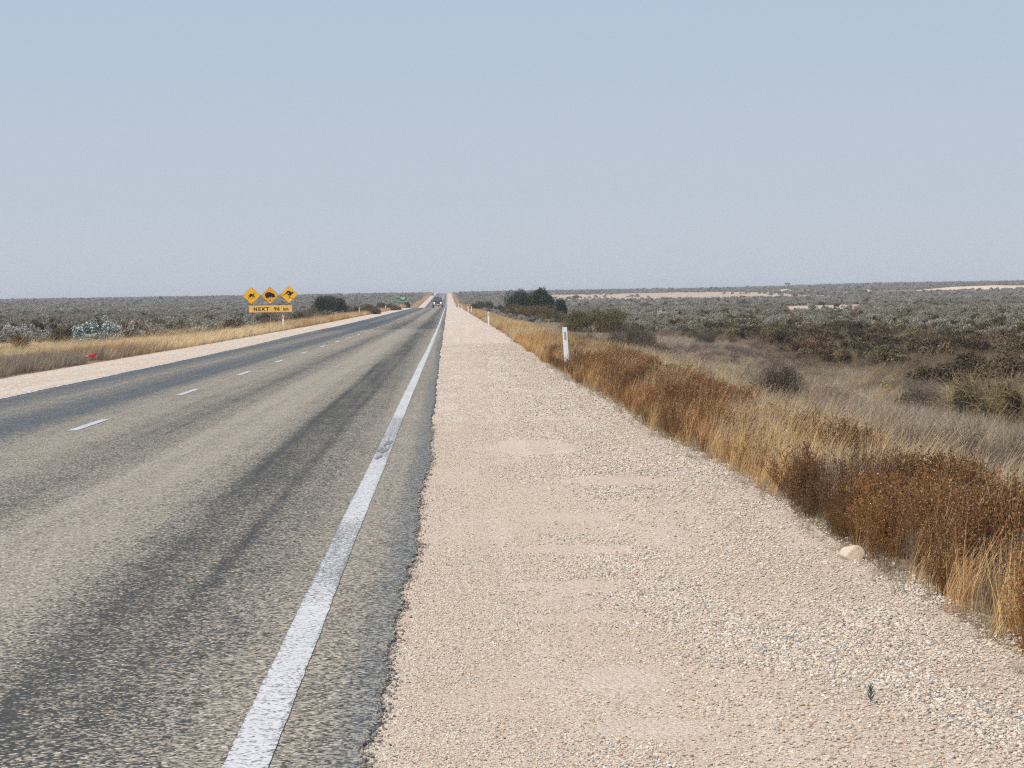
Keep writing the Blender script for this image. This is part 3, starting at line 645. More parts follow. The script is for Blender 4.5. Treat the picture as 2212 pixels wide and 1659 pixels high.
scrub('plain_scrub', 9000, 325, 600, lR, frR, P_SALT, .7, 1.3, 'grey scrub of the middle plain on the right', 1.0, 1)
scrub('plain_scrub', 8000, 325, 600, frL, lL, P_SALT, .7, 1.4, 'grey scrub of the middle plain on the left', 0, 1)
scrub('far_scrub', 26000, 590, 2350, lR, frR, P_SALTF, .8, 1.7, 'hazy far scrub reaching the horizon on the right', 1.0, 1)
scrub('far_scrub', 22000, 590, 2350, frL, lL, P_SALTF, .8, 1.7, 'hazy far scrub reaching the horizon on the left', 0, 1)

# ------------------------------------------------------------------ single bushes that stand out
def bush(name, label, loc, rx, ry, h, n, size, colr, seed, blobs=26, brad=.3, asp=.5, ntw=30, twcol=None, bv=(.6, 1.3), cat='bush'):
    e = empty(name, (loc[0], loc[1], gzf(*loc)-.04), 0, label, cat)
    rr = np.random.default_rng(seed); P, bc, br, k_ = dome_pts(n, rx, ry, h, blobs, rr, brad)
    V, Fc, B = leaf_cloud(P, size, asp, rr, .5, bv); cb = rr.uniform(.85, 1.15, blobs); B = B*np.repeat(cb[k_], 4)[:, None]
    o = link('foliage', mesh_np('foliage', V, Fc, [M_LEAF], B), e); o['col'] = list(map(float, colr))
    Vt, Ft = tube_chain(twigs(rr, ntw, rx*.95, ry*.95, h*.95, .25, .010*max(rx, .6)))
    t_ = link('branches', mesh_np('branches', Vt, Ft, [M_WOODY], gray_bv(len(Vt), rr, 18, .5, 1.1)), e); t_['col'] = list(map(float, twcol if twcol is not None else (.16, .12, .08)))
    return e
def put_d(px, d): return (at_d(px, d), d)
def zat(py, px, d): # height of a picture row at distance d
    dr = FW + RT*((px-1106)/F) + UP*((829.5-py)/F); dr = dr/dr.y; return H+dr.z*d
def bp(name, label, px, top, wpx, d, n, size, colr, seed, deep=.85, grow=1.0, **kw):
    loc = put_d(px, d); rx = wpx*d/F/2*1.15; h = (zat(top, px, d)-gzf(*loc)+.04)*1.13*grow; size *= 1.45
    return bush(name, label, loc, rx, rx*deep, h, n, size, colr, seed, **kw)
def dbase(px, base): return hit(px, base)[1]*.985
EVG = (.036, .050, .020)
bp('evergreen_bush', 'dense round dark green bush on the left verge, right of the yellow signs', 717, 643, 72, 338, 30000, .085, EVG, 1, blobs=30, brad=.44)
bp('evergreen_bush', 'tall dark green bush breaking the horizon right of the road', 1146, 633, 104, 330, 36000, .11, (.042, .056, .026), 2, blobs=40, brad=.30, bv=(.5, 1.4), grow=1.04)
bp('evergreen_bush', 'taller dark green top at the right end of the big roadside bush', 1177, 627, 50, 328, 15000, .11, (.042, .056, .026), 3, blobs=16, brad=.34)
bp('evergreen_bush', 'small dark round bush close right of the big dark green one', 1213, 650, 27, 300, 7000, .08, (.036, .048, .024), 4, blobs=12, brad=.4)
bp('brown_bush', 'wide brown green bush in front of the big dark green one', 1152, 660, 122, dbase(1152, 696), 34000, .06, (.165, .118, .056), 5, deep=.7, blobs=34)
bp('olive_bush', 'large olive bush behind the nearest white guide post', 1288, 663, 137, dbase(1288, 722), 36000, .05, (.135, .115, .045), 6, blobs=44, grow=.84)
bp('grey_bush', 'low wide dark grey twiggy bush in front of the olive one', 1358, 703, 125, dbase(1358, 762), 22000, .032, (.105, .088, .066), 7, blobs=24, brad=.32, asp=.25, ntw=60)
bp('grey_bush', 'small dark bush in the verge grass left of the low wide grey one', 1275, 724, 38, 104, 3500, .025, (.12, .095, .07), 17, blobs=10, brad=.4, asp=.3, ntw=20)
bp('brown_bush', 'low brown bush on the left verge in front of the round evergreen', 688, 667, 84, 285, 16000, .055, (.16, .12, .06), 8, blobs=20, brad=.34)
bp('brown_bush', 'long brown bush on the left verge right of the round evergreen', 798, 659, 46, 345, 9000, .065, (.14, .11, .055), 9, blobs=24, brad=.32)
bp('brown_bush', 'smaller brown bush filling the gap beside the round evergreen', 764, 665, 32, 325, 7000, .06, (.14, .105, .06), 27, blobs=14, brad=.34)
bp('brown_bush', 'brown olive bush left of the green road sign', 841, 656.5, 50, 470, 9000, .09, (.13, .11, .06), 10, blobs=20, brad=.34)
bp('evergreen_bush', 'dark low bush above the brown verge left of the green road sign', 825, 652, 20, 560, 5000, .09, EVG, 11, blobs=14, brad=.36)
bp('evergreen_bush', 'dark low bush right beside the green road sign', 881, 653, 14, 640, 4000, .10, EVG, 12, blobs=12, brad=.36)
bp('brown_bush', 'low brown verge bushes behind the three sign posts', 585, 689, 78, 203, 16000, .045, (.17, .12, .07), 13, blobs=22, brad=.34)
bp('evergreen_bush', 'dark green low bush behind the yellow signs between two posts', 576, 680, 30, 228, 6000, .06, (.07, .075, .045), 28, blobs=12, brad=.36)
bp('brown_bush', 'brown olive verge bush between the signs and the round evergreen', 652, 674, 52, 228, 12000, .045, (.15, .12, .068), 14, blobs=20, brad=.34)
bp('green_bush', 'mid green roadside bush left of the big dark green one', 1046, 651, 50, 415, 12000, .09, (.080, .084, .036), 15, blobs=22, brad=.34)
bp('grey_bush', 'grey green bush beside the right verge in front of the green one', 1077, 662, 40, 330, 8000, .07, (.15, .135, .09), 16, blobs=18, brad=.34)
TW = (.10, .08, .06)
bp('saltbush', 'large pale blue grey saltbush behind the golden grass', 212, 698, 104, 150, 12000, .095, (.40, .45, .42), 18, deep=.7, blobs=30, brad=.26, asp=.6, ntw=40, twcol=TW, bv=(.55, 1.4), cat='shrub')
bp('saltbush', 'tall loose top of pale saltbush rising behind the large blue grey one', 217, 679, 48, 154, 4500, .085, (.36, .39, .34), 19, blobs=14, brad=.26, asp=.6, twcol=TW, cat='shrub')
bp('saltbush', 'brown and white saltbush right of the large blue grey one', 283, 688, 54, 163, 8000, .075, (.40, .33, .26), 20, blobs=22, brad=.26, asp=.6, bv=(.5, 1.6), cat='shrub')
bp('saltbush', 'rounded dark olive saltbush left of the large blue grey one', 131, 703, 56, 148, 6000, .055, (.19, .155, .10), 21, blobs=18, cat='shrub')
bp('saltbush', 'whitish saltbush at the far left edge of the picture', 30, 704, 62, 150, 8000, .06, (.46, .46, .42), 22, blobs=22, brad=.28, cat='shrub')
bp('saltbush', 'second smaller whitish saltbush near the left edge', 72, 708, 38, 149, 5000, .055, (.42, .42, .37), 29, blobs=16, brad=.3, cat='shrub')
bp('brown_bush', 'very dark brown bush above the pale ones near the left edge', 86, 700, 36, 158, 4500, .055, (.06, .045, .03), 30, blobs=12, brad=.36)
bp('brown_bush', 'rust brown bush low at the left edge behind the grass', 44, 727, 44, 126, 5000, .04, (.20, .11, .05), 23, blobs=16, brad=.34)
bp('yellow_green_bush', 'small yellow green bush at the edge of the dark scrub', 1826, 764, 50, dbase(1826, 794), 4500, .035, (.26, .225, .095), 24, blobs=14, brad=.36, asp=.3, ntw=40)
bp('yellow_green_bush', 'sprig of yellow green leaves in the grey field grass', 1912, 827, 28, dbase(1912, 862), 900, .035, (.32, .28, .12), 25, blobs=8, brad=.4, asp=.5, ntw=12)
bp('brown_bush', 'twiggy brown bush at the foot of the dark scrub band', 1755, 738, 84, dbase(1755, 773), 9000, .040, (.22, .145, .085), 26, blobs=20, brad=.32, asp=.3, ntw=50)
# leafless tangled bushes, near right
def tangle(name, label, px, top, wpx, d, n, seed, colr, inner, nleaf, r0=.006, segs=7, lsz=.02):
    loc = put_d(px, d); rx = wpx*d/F/2*1.08; ry = rx*.85; h = (zat(top, px, d)-gzf(*loc)+.03)*1.08
    e = empty(name, (loc[0], loc[1], gzf(*loc)-.03), 0, label, 'bush'); rr = np.random.default_rng(seed)
    V, Fc = tube_chain(twigs(rr, n, rx, ry, h, .32, r0, segs, .55, .22))
    o = link('twigs', mesh_np('twigs', V, Fc, [M_WOODY], gray_bv(len(V), rr, 24, .5, 1.35)), e); o['col'] = colr
    P, bc, br, k_ = dome_pts(nleaf, rx*.92, ry*.92, h*.90, 20, rr, .3); V, Fc, B = leaf_cloud(P, lsz*1.3, .35, rr, .3)
    o = link('foliage', mesh_np('foliage', V, Fc, [M_LEAF], B), e); o['col'] = inner
    return e
tangle('tangled_bush', 'big tangled thorny bush of pale bent twigs at the right edge', 2125, 818, 200, dbase(2125, 928), 1150, 31, (.38, .30, .17), (.045, .042, .022), 46000, .0045)
tangle('twiggy_bush', 'grey leafless bush left of the big tangled one', 1990, 826, 110, dbase(1990, 905), 600, 32, (.22, .185, .15), (.09, .075, .055), 14000, .0036)
tangle('twiggy_bush', 'dark grey leafless bush among the field grass above the brown herbs', 1676, 793, 140, dbase(1676, 884), 800, 33, (.24, .205, .165), (.115, .098, .075), 13000, .0036)
tangle('twiggy_bush', 'round grey leafless bush between the olive bush and the dark scrub', 1527, 708, 56, dbase(1527, 745), 300, 34, (.20, .17, .14), (.10, .085, .065), 7000, .005)
tangle('twiggy_bush', 'low purplish brown leafless bush below the round grey one', 1546, 774, 60, dbase(1546, 806), 220, 35, (.22, .15, .11), (.12, .085, .06), 5000, .0045)
tangle('twiggy_bush', 'wide low grey brown leafless bush in the middle of the field', 1420, 742, 80, dbase(1420, 784), 300, 36, (.20, .165, .13), (.11, .09, .07), 7000, .0045)

# bare pale dead stems sticking out of the field
def dead_stem(px, d, h, seed, label):
    rr = np.random.default_rng(seed); x_, y_ = put_d(px, d); paths = []
    def grow(p0, dr, L, r0, lvl):
        pts = [p0]
        for i in range(4): dr = dr+rr.normal(size=3)*.16; dr /= np.linalg.norm(dr); pts.append(pts[-1]+dr*L/4)
        paths.append((np.array(pts), r0, r0*.5))
        if lvl < 3:
            for q in range(rr.integers(2, 4)):
                grow(pts[rr.integers(2, 5)], dr+rr.normal(size=3)*.55, L*.55, r0*.6, lvl+1)
    grow(np.zeros(3), GL([.1, 0, 1.]), h*.6, .006, 0)
    V, Fc = tube_chain(paths); o = link('dead_branch', mesh_np('dead_branch', V, Fc, [M_WOODY], gray_bv(len(V), rr, 15, .8, 1.2))); o['col'] = (.50, .45, .38)
    o.location = (x_, y_, gzf(x_, y_)); tag(o, label, 'branch', 'bare dead stems in the grass field'); return o
dead_stem(1758, 45, .75, 1, 'pale forked bare stem in front of the dark grey leafless bush')
dead_stem(1890, 40, .8, 2, 'pale leaning bare stem below the yellow green sprig')
dead_stem(1785, 52, .95, 3, 'tallest thin bare stem at the middle of the grass field')
dead_stem(1985, 33, .55, 4, 'small bare stem in the grass below the big tangled bush')

# ------------------------------------------------------------------ far trees and silhouettes on the skyline
def tree(px, d, w, h, label, seed, colr=(.07, .085, .06), flat=False, zoff=0.0, trunk_h=None, group=None):
    x_, y_ = put_d(px, d); e = empty('tree', (x_, y_, gzf(x_, y_)+zoff), 0, label, 'tree', group); rr = np.random.default_rng(seed)
    th = trunk_h if trunk_h is not None else h*.35
    pts = [(GL([[0, 0, -.2], [w*.02, 0, th*.5], [w*.04, 0, th], [w*.02, 0, h*.8]]), w*.045, w*.015)]
    for q in range(6):
        a = rr.uniform(0, 6.28); pts.append((GL([[w*.03, 0, th*.8], [w*.2*math.cos(a), w*.2*math.sin(a), th+(h-th)*.35], [w*.36*math.cos(a), w*.36*math.sin(a), th+(h-th)*.65]]), w*.025, w*.008))
    V, Fc = tube_chain(pts, 5); o = link('trunk', mesh_np('trunk', V, Fc, [M_WOODY], gray_bv(len(V), rr, 20, .8, 1.1)), e); o['col'] = (.10, .085, .07)
    n = 1100; P, bc, br, k_ = dome_pts(n, w/2, w/2, (h-th), 12, rr, .34 if not flat else .26); P[:, 2] = th+(P[:, 2]*(.5 if flat else 1)+(h-th)*(.5 if flat else 0))
    V, Fc, B = leaf_cloud(P, max(w*.055, .15), .6, rr, .3); o = link('crown', mesh_np('crown', V, Fc, [M_LEAF], B), e); o['col'] = colr
    return e
tree(351, 1500, 3.6, 3.3, 'lone small tree on the left horizon', 1, trunk_h=1.0)
tree(112, 1600, 1.6, 1.3, 'tiny bush like tree at the far left end of the horizon', 2, trunk_h=.3)
tree(774, 1450, 1.5, 2.0, 'tiny tree on the skyline above the round evergreen', 3, trunk_h=.4)
tree(877, 1300, 3.0, 2.6, 'small tree on the skyline above the green road sign', 4, trunk_h=.5)
tree(938, 1560, 2.2, 1.5, 'dark bush like tree where the left verge meets the sky', 5, trunk_h=.2)
tree(1240, 1150, 6.4, 2.3, 'wide dark tree before the sandy flat beside the big evergreen', 6, (.06, .08, .055), trunk_h=.3)
tree(1543, 1750, 6.2, 2.9, 'blue grey tree on the skyline above the sandy flat', 7, trunk_h=.6)
tree(1704, 1820, 5.0, 4.2, 'flat topped tree on the right skyline', 8, flat=True, trunk_h=1.6)
tree(1617, 1820, 2.4, 3.0, 'thin pale tree left of the flat topped one', 9, flat=True, trunk_h=1.2)
tree(1660, 1740, 2.6, 1.9, 'reddish brown round tree on the right skyline', 10, (.13, .07, .05), trunk_h=.3)
tree(1609, 560, 2.6, 1.9, 'dark rounded tree standing in the grey scrub below the sandy flat', 11, (.075, .09, .055), trunk_h=.3)
tree(1689, 1080, 2.6, 1.2, 'dark low bush like tree at the front of the sand mounds', 12, (.055, .075, .05), trunk_h=.1)
tree(1899, 1040, 2.7, 1.3, 'dark low bush like tree left of the long sand bank', 13, (.055, .075, .055), trunk_h=.1)
tree(2622/1.302, 1215, 3.4, 1.2, 'leftmost of three dark low trees before the sand bank', 14, (.05, .065, .045), trunk_h=.1)
tree(2643/1.302, 1225, 3.6, 2.3, 'tallest of three dark low trees before the sand bank', 15, (.05, .065, .045), trunk_h=.2)
tree(2680/1.302, 1210, 3.9, 1.5, 'rightmost of three dark low trees before the sand bank', 16, (.05, .065, .045), trunk_h=.1)

# sand mounds
k = NT('pale_quarry_sand'); p = k.pos(); sandm = k.bsdf(k.mix(k.noise(p, .5, 5, .6), (.50, .375, .27), (.68, .545, .42)), .95, .1, k.bump(k.noise(p, 1.5, 4), .5, .3))
def mound(px, d, w, dep, h, seed):
    x_, y_ = put_d(px, d); rr = np.random.default_rng(seed); n = 48
    gx = np.linspace(-1, 1, n); X, Y2 = np.meshgrid(gx, gx); rad = np.sqrt((np.abs(X)**2.6+np.abs(Y2)**2.6))
    Z = h*np.clip(1-rad**1.6, -.3, 1)**.8 if False else h*np.clip(1-rad**1.8, -.25, 1)
    Z = Z+h*.10*(vn(X*4+seed*9+50, Y2*4+60, 1.)-.5)*2*(Z > 0)
    V = np.stack([X*w/2, Y2*dep/2, Z], -1).reshape(-1, 3); i = (np.arange(n-1)[:, None]*n+np.arange(n-1)[None]).ravel()
    o = link('sand_mound', mesh_np('sand_mound', V, np.stack([i, i+1, i+n+1, i+n], 1), [sandm])); o.location = (x_, y_, gzf(x_, y_)-.15); tag(o, kind='structure')
    o.data.polygons.foreach_set('use_smooth', [True]*len(o.data.polygons)); return o
mound(1697, 1440, 12.5, 16, 1.6, 1); mound(1735, 1440, 7.0, 10, 1.3, 2); mound(1874, 1330, 6.5, 8, 1.4, 3); mound(1660, 1470, 9, 9, .6, 6)
mound(2150, 1300, 80, 26, 1.9, 4); mound(2050, 1310, 22, 20, 1.3, 5)

# ------------------------------------------------------------------ white guide posts
white = plain('weathered_white_post', (.76, .76, .74), .6, .3, .10, 5)
refl_r = plain('red_reflector', (.62, .02, .015), .35, .5); refl_g = plain('dull_grey_reflector', (.36, .38, .40), .4, .5, .25, 40)
dark_red = plain('faded_brown_reflector', (.30, .13, .07), .5, .4)
def guide_post(px, d, h, label, refl, lean=.045, w=.10, x=None):
    x_ = at_d(px, d) if x is None else x
    e = empty('guide_post', (x_, d, gzf(x_, d)), 0, label, 'guide post', 'white guide posts along the road'); e.rotation_euler = (0, -lean, .04)
    m = MB(); m.box((0, 0, h/2-.1), (w, .028, h+.2), bev=.006); m.done('post_body', white, e)
    if refl is not None:
        m = MB(); m.box((-.008, -.019, h-.17 if refl is not refl_r else h-.15), (w*.42, .01, .155 if refl is not refl_r else .2), bev=.004); m.done('reflector', refl, e)
    return e
guide_post(1226, 55, .93, 'nearest and largest white guide post, leaning left in rusty herbs beside the gravel', refl_g, .047)
guide_post(1057.5, 171, .93, 'second white guide post from the camera on the right verge', refl_g, -.01)
guide_post(1014, 300, .95, 'third white guide post on the right verge, standing in rusty grass', None, .01)
guide_post(1021, 330, .90, 'white guide post set back behind the third one with a dark foot', None, .0)
guide_post(1001, 400, .93, 'white guide post fourth along the right gravel edge', None)
guide_post(993.7, 545, .95, 'dull white guide post just before the crest on the right', None)
guide_post(987, 560, .98, 'bright white guide post at the crest on the right', None)
RG = [(983, 800), (980.5, 1000), (978, 1180), (977, 1380)]
for i, (a, b) in enumerate(RG): guide_post(a, b, 1.05, 'tiny pale guide post beyond the crest on the right verge, number %s counting away' % ('one', 'two', 'three', 'four')[i], None)
guide_post(614.5, 163, .95, 'white guide post with a red reflector in front of the yellow signs', refl_r, .03)
guide_post(779, 313, .97, 'white guide post right of the round evergreen with a grey brown top patch', dark_red, .01)
guide_post(836.5, 445, .93, 'white guide post left of the green sign beside brown bushes', None)
guide_post(869.5, 575, .98, 'white guide post directly below the green sign', None)
LG = [(891.5, 790), (901, 890), (909, 1010), (916, 1150), (923, 1325), (931, 1600)]
for i, (a, b) in enumerate(LG): guide_post(a, b, 1.05, 'small pale guide post beyond the crest on the left verge, %s from the green sign' % ('first', 'second', 'third', 'fourth', 'fifth', 'sixth')[i], None)
e = empty('marker_post', (at_d(1362.5, 690), 690, gzf(at_d(1362.5, 690), 690)), 0, 'lone white marker post standing far off in the grey scrub on the right', 'post')
m = MB(); m.box((0, 0, .75), (.16, .06, 1.7), bev=.01); m.done('post_body', white, e); m = MB(); m.box((0, -.036, 1.48), (.12, .012, .12), bev=.003); m.done('reflector', refl_g, e)

# ------------------------------------------------------------------ animal warning signs
yel = plain('sign_yellow', (.88, .46, .005), .45, .4, .05, 2); yel2 = plain('sign_deeper_yellow', (.80, .36, .004), .45, .4, .06, 2)
pale = plain('faded_sign_yellow', (.80, .48, .10), .5, .4, .07, 3); blk = plain('sign_black', (.012, .011, .012), .5, .3); brd = plain('sign_border_dark', (.10, .035, .008), .5, .3)
steel = plain('galvanised_pole', (.25, .225, .18), .5, .5, .15, 8, .3); whitep = plain('white_patch', (.80, .77, .72), .5, .4, .1)
SD = 188.0
K = .001924*SD/188
def diamond(side, cx, cz, y0, y1, rr_=.05):
    """rounded square turned 45 degrees"""
    h_ = side/2-rr_; pts = []
    for q, (sx, sz) in enumerate(((1, 1), (-1, 1), (-1, -1), (1, -1))):
        for j in range(5):
            a = PI/2*q+PI/8*j; pts.append((sx*h_+rr_*math.cos(a), sz*h_+rr_*math.sin(a)))
    c45 = math.cos(PI/4); return [(cx+(x-z)*c45, cz+(x+z)*c45) for x, z in pts]
CAMEL = [(442, 316), (432, 332), (410, 340), (415, 362), (412, 388), (400, 418), (378, 434), (402, 440), (432, 448), (443, 466), (437, 490), (412, 521), (399, 519), (420, 488), (422, 469), (395, 459), (370, 453), (379, 480), (379, 510), (366, 562), (348, 565), (347, 556), (360, 520), (361, 490), (345, 461), (310, 462), (281, 463), (279, 488), (291, 515), (326, 556), (322, 566), (303, 563), (273, 525), (261, 490), (261, 466), (240, 477), (216, 502), (196, 542), (181, 566), (164, 566), (169, 552), (184, 520), (199, 490), (214, 465), (219, 447), (190, 432), (181, 415), (188, 401), (205, 405), (200, 413), (190, 412), (198, 425), (222, 437), (225, 410), (235, 385), (260, 358), (290, 350), (325, 358), (350, 385), (368, 388), (380, 370), (388, 340), (385, 328), (400, 318), (425, 320)]
WOMBAT = [(840, 405), (848, 375), (880, 340), (930, 315), (985, 305), (1045, 315), (1100, 340), (1130, 360), (1150, 365), (1160, 350), (1172, 365), (1195, 395), (1205, 430), (1220, 465), (1218, 482), (1190, 490), (1170, 498), (1140, 510), (1115, 512), (1095, 490), (1070, 475), (1060, 482), (1075, 510), (1072, 522), (1045, 520), (1020, 500), (990, 478), (985, 490), (1000, 520), (995, 530), (930, 532), (885, 525), (870, 505), (862, 480), (845, 450)]
ROO = [(1948, 350), (1925, 354), (1900, 362), (1880, 385), (1845, 410), (1832, 430), (1814, 467), (1795, 469), (1790, 455), (1803, 435), (1800, 415), (1786, 424), (1770, 450), (1774, 490), (1797, 518), (1850, 528), (1907, 545), (1897, 554), (1840, 549), (1778, 540), (1762, 515), (1748, 480), (1742, 450), (1720, 420), (1680, 392), (1650, 382), (1620, 397), (1590, 422), (1560, 438), (1520, 442), (1488, 427), (1473, 405), (1488, 400), (1510, 421), (1540, 424), (1575, 405), (1610, 375), (1640, 345), (1655, 310), (1680, 280), (1720, 265), (1755, 262), (1790, 275), (1820, 300), (1845, 325), (1862, 323), (1885, 318), (1850, 297), (1855, 289), (1895, 308), (1925, 330)]
def text_mesh(s_, size, off, mat, name, parent, loc, sp=1.0):
    cu = bpy.data.curves.new(name, 'FONT'); cu.body = s_; cu.size = size; cu.offset = off; cu.extrude = .002; cu.space_character = sp; cu.resolution_u = 3
    ob = bpy.data.objects.new(name, cu); COL.objects.link(ob); bpy.context.view_layer.update()
    me = bpy.data.meshes.new_from_object(ob.evaluated_get(bpy.context.evaluated_depsgraph_get())); bpy.data.objects.remove(ob)
    w = max(v.co.x for v in me.vertices)
    me.transform(Matrix.Rotation(PI/2, 4, 'X')); me.materials.clear(); me.materials.append(mat)
    o = link(name, me, parent); o.location = loc; return o, w
sx0 = at_d(590, SD); szg = gzf(sx0, SD)
zpan = zat(666.8, 587, SD)-szg      # panel centre above ground
def zoom2w(zx, zy, cz_, cx_):
    """sign drawing units -> metres about a centre, undoing the photo's tilt"""
    a = .02; dx, dz = (zx-cx_)*K, -(zy-cz_)*K; return (dx*math.cos(a)+dz*math.sin(a), -dx*math.sin(a)+dz*math.cos(a))
sign_x = {}
specs = [('camel', CAMEL, (310, 434), yel, 547.0), ('wombat', WOMBAT, (1030, 435), yel2, 587.0), ('kangaroo', ROO, (1750, 412), yel, 627.6)]
for nm, poly, (cx_, cz_), ymat, px in specs:
    x_ = at_d(px, SD); zc = zat({'camel': 639.0, 'wombat': 638.3, 'kangaroo': 636.4}[nm], px, SD); g_ = gzf(x_, SD)
    e = empty('warning_sign', (x_, SD, g_), 0, {'camel': 'yellow diamond warning sign with a black camel', 'wombat': 'deeper yellow diamond warning sign with a black wombat', 'kangaroo': 'yellow diamond warning sign with a black leaping kangaroo'}[nm], 'road sign', 'animal warning signs')
    zc -= g_; e.rotation_euler = (0, 0, 0)
    side = .905
    MB().prism(diamond(side, 0, zc, 0, 0), -.004, .004).done('border', brd, e)
    MB().prism(diamond(side-.028, 0, zc, 0, 0, .045), -.0085, -.0045).done('sign_face', ymat, e)
    m = MB(); pp = [zoom2w(a, b, cz_, cx_) for a, b in poly]; pp = [(a, b+zc) for a, b in pp]; m.prism(pp, -.0125, -.009); m.done(nm+'_symbol', blk, e)
    m = MB(); m.cyl((.015, .045, -.4), (.015, .045, zc+.35), .038, seg=12); m.done('pole', steel, e)
    m = MB()
    for zz in (-.25, .25): m.box((.015, .02, zc+zz), (.14, .03, .035))
    m.done('bracket', steel, e)
    if nm == 'wombat':
        m = MB(); m.box((0, -.011, zc-.36), (.10, .005, .12)); m.done('dark_sticker', plain('grimy_sticker', (.16, .11, .05), .6), e)
        m = MB(); m.box((.012, -.011, zc-.48), (.07, .005, .09), bev=.002); m.done('white_sticker', whitep, e)
    if nm == 'kangaroo':
        m = MB(); m.box((.10, -.011, zc-.385), (.115, .005, .115), Matrix.Rotation(.3, 4, 'Y')); m.done('white_sticker', whitep, e)
        m = MB(); m.cyl((-.05, -.0128, zc+.115), (-.05, -.0155, zc+.115), .036, seg=12); m.done('bullet_hole', whitep, e)
        m = MB(); m.cyl((.0, -.010, zc-.30), (.0, -.013, zc-.30), .030, seg=10); m.done('black_dot', blk, e)
    if nm == 'camel':
        m = MB(); m.box((.03, -.011, zc-.50), (.04, .005, .12)); m.done('rust_mark', plain('rust_mark', (.22, .07, .02), .7), e)
pe = empty('distance_plate', (at_d(587.5, SD-.1), SD-.10, gzf(at_d(587.5, SD), SD)), 0, 'long faded yellow plate reading NEXT 96 km below the three diamonds', 'road sign')
W_, HH = 3.10, .50; zp = zpan
MB().box((0, 0, zp), (W_, .008, HH), bev=.002).done('plate_border', plain('orange_plate_edge', (.72, .33, .03), .5), pe)
MB().box((0, -.0065, zp), (W_-.05, .004, HH-.045)).done('sign_face', pale, pe)
_, w1 = text_mesh('NEXT', .345, .014, blk, 'lettering', pe, (-W_/2+.33, -.0105, zp-.125), 1.38)
_, w2 = text_mesh('96', .345, .014, blk, 'lettering', pe, (W_/2-1.29, -.0105, zp-.125), 1.25)
_, w3 = text_mesh('km', .30, .010, blk, 'lettering', pe, (W_/2-.64, -.0105, zp-.125), 1.05)
m = MB(); m.box((-W_/2+.12, -.0105, zp-.15), (.13, .003, .12), bev=.001); m.box((W_/2-.10, -.0105, zp-.14), (.08, .003, .14), bev=.001); m.done('worn_patch', plain('worn_pale_patch', (.74, .62, .48), .6), pe)
m = MB()
for sx_ in (-1.27, 0.02, 1.27): m.box((sx_, .018, zp), (.05, .03, HH*.8))
m.done('bracket', steel, pe)

# green distance sign
GD = 600.; gx_ = at_d(870.8, GD); gg = gzf(gx_, GD); zt, zb = zat(641.8, 871, GD)-gg, zat(651.6, 871, GD)-gg
ge = empty('direction_sign', (gx_, GD, gg), 0, 'small green distance sign with white lettering beyond the round evergreen', 'road sign')
gw = 24.2*GD/F; gh = zt-zb; zc = (zt+zb)/2
grn = plain('sign_green', (.012, .16, .065), .45, .4, .1, 2); mint = plain('sign_white_lettering', (.62, .74, .68), .5, .3, .05)
MB().box((0, 0, zc), (gw+.05, .02, gh+.05)).done('border', mint, ge)
MB().box((0, -.014, zc), (gw-.02, .006, gh-.02)).done('sign_face', grn, ge)
m = MB(); m.box((gw*.10, -.020, zc+gh*.29), (gw*.37, .006, gh*.22), bev=.002); m.done('route_plate', mint, ge)
m = MB(); m.box((-gw*.22, -.020, zc+gh*.26), (gw*.18, .006, gh*.26)); m.done('route_shield', plain('dull_route_shield', (.10, .10, .07), .6), ge)
m = MB()
for zz, words in ((-.08, ((-.46, 6), (-.10, 7), (.30, 2))), (-.36, ((-.46, 8), (.28, 4)))):
    for x0, n_ in words:
        for j in range(n_):
            cxx = gw*(x0+.047*j+.02); hl = gh*.15
            m.box((cxx-gw*.012, -.020, zc+gh*zz), (gw*.009, .006, hl)); m.box((cxx+gw*.010, -.020, zc+gh*zz), (gw*.009, .006, hl*.8)); m.box((cxx, -.020, zc+gh*(zz+.0)+(-1)**j*hl*.3), (gw*.02, .006, hl*.25))
m.done('lettering', mint, ge)
for sx_ in (-.28, .28): MB().cyl((gw*sx_, .05, -.4), (gw*sx_, .05, zt), .05, seg=8).done('pole', steel, ge)

# pale board on the far crest, right
cxb = at_d(990, 1700); ce_ = empty('roadside_board', (cxb, 1700, gzf(cxb, 1700)), 0, 'pale roadside board on two dark poles at the far crest right of the road', 'road sign')
MB().box((0, 0, 1.75), (2.9, .06, .9)).done('board', plain('cream_board', (.62, .58, .48), .6), ce_)
for sx_ in (-1.35, 1.35): MB().box((sx_, .07, 1.05), (.16, .1, 2.5)).done('pole', plain('dark_timber', (.07, .065, .055), .8), ce_)

# ------------------------------------------------------------------ oncoming car
CD = 590.; cx_ = at_d(948.2, CD); cz0 = gzf(cx_, CD)+.035
body = plain('dark_blue_grey_paint', (.018, .020, .026), .45, .5, .1); glass = plain('windscreen_glass', (.035, .045, .06), .35, .7, .1); rub = plain('tyre_rubber', (.015, .015, .016), .8, .2)
chrome = plain('bull_bar_metal', (.45, .42, .38), .25, .6, .1, 5, .6); amber = plain('amber_lens', (.80, .30, .04), .3, .5); plate = plain('number_plate', (.80, .76, .66), .5, .3)
k = NT('lit_headlamp'); em = k.n('Emission'); em.inputs[0].default_value = (1., .86, .66, 1); em.inputs[1].default_value = 2.6; k.t.links.new(em.outputs[0], k.out.inputs[0]); lamp_m = k.m
k = NT('lit_amber_lamp'); em = k.n('Emission'); em.inputs[0].default_value = (1., .55, .18, 1); em.inputs[1].default_value = 1.6; k.t.links.new(em.outputs[0], k.out.inputs[0]); amb_m = k.m
ce = empty('oncoming_car', (cx_, CD, cz0), 0, 'dark four wheel drive with lit headlamps driving towards the camera', 'car')
ce.scale = (1.17, 1.12, 1.18)
m = MB(); bm = m.bm   # body: lower hull + tapered cabin, front faces -y
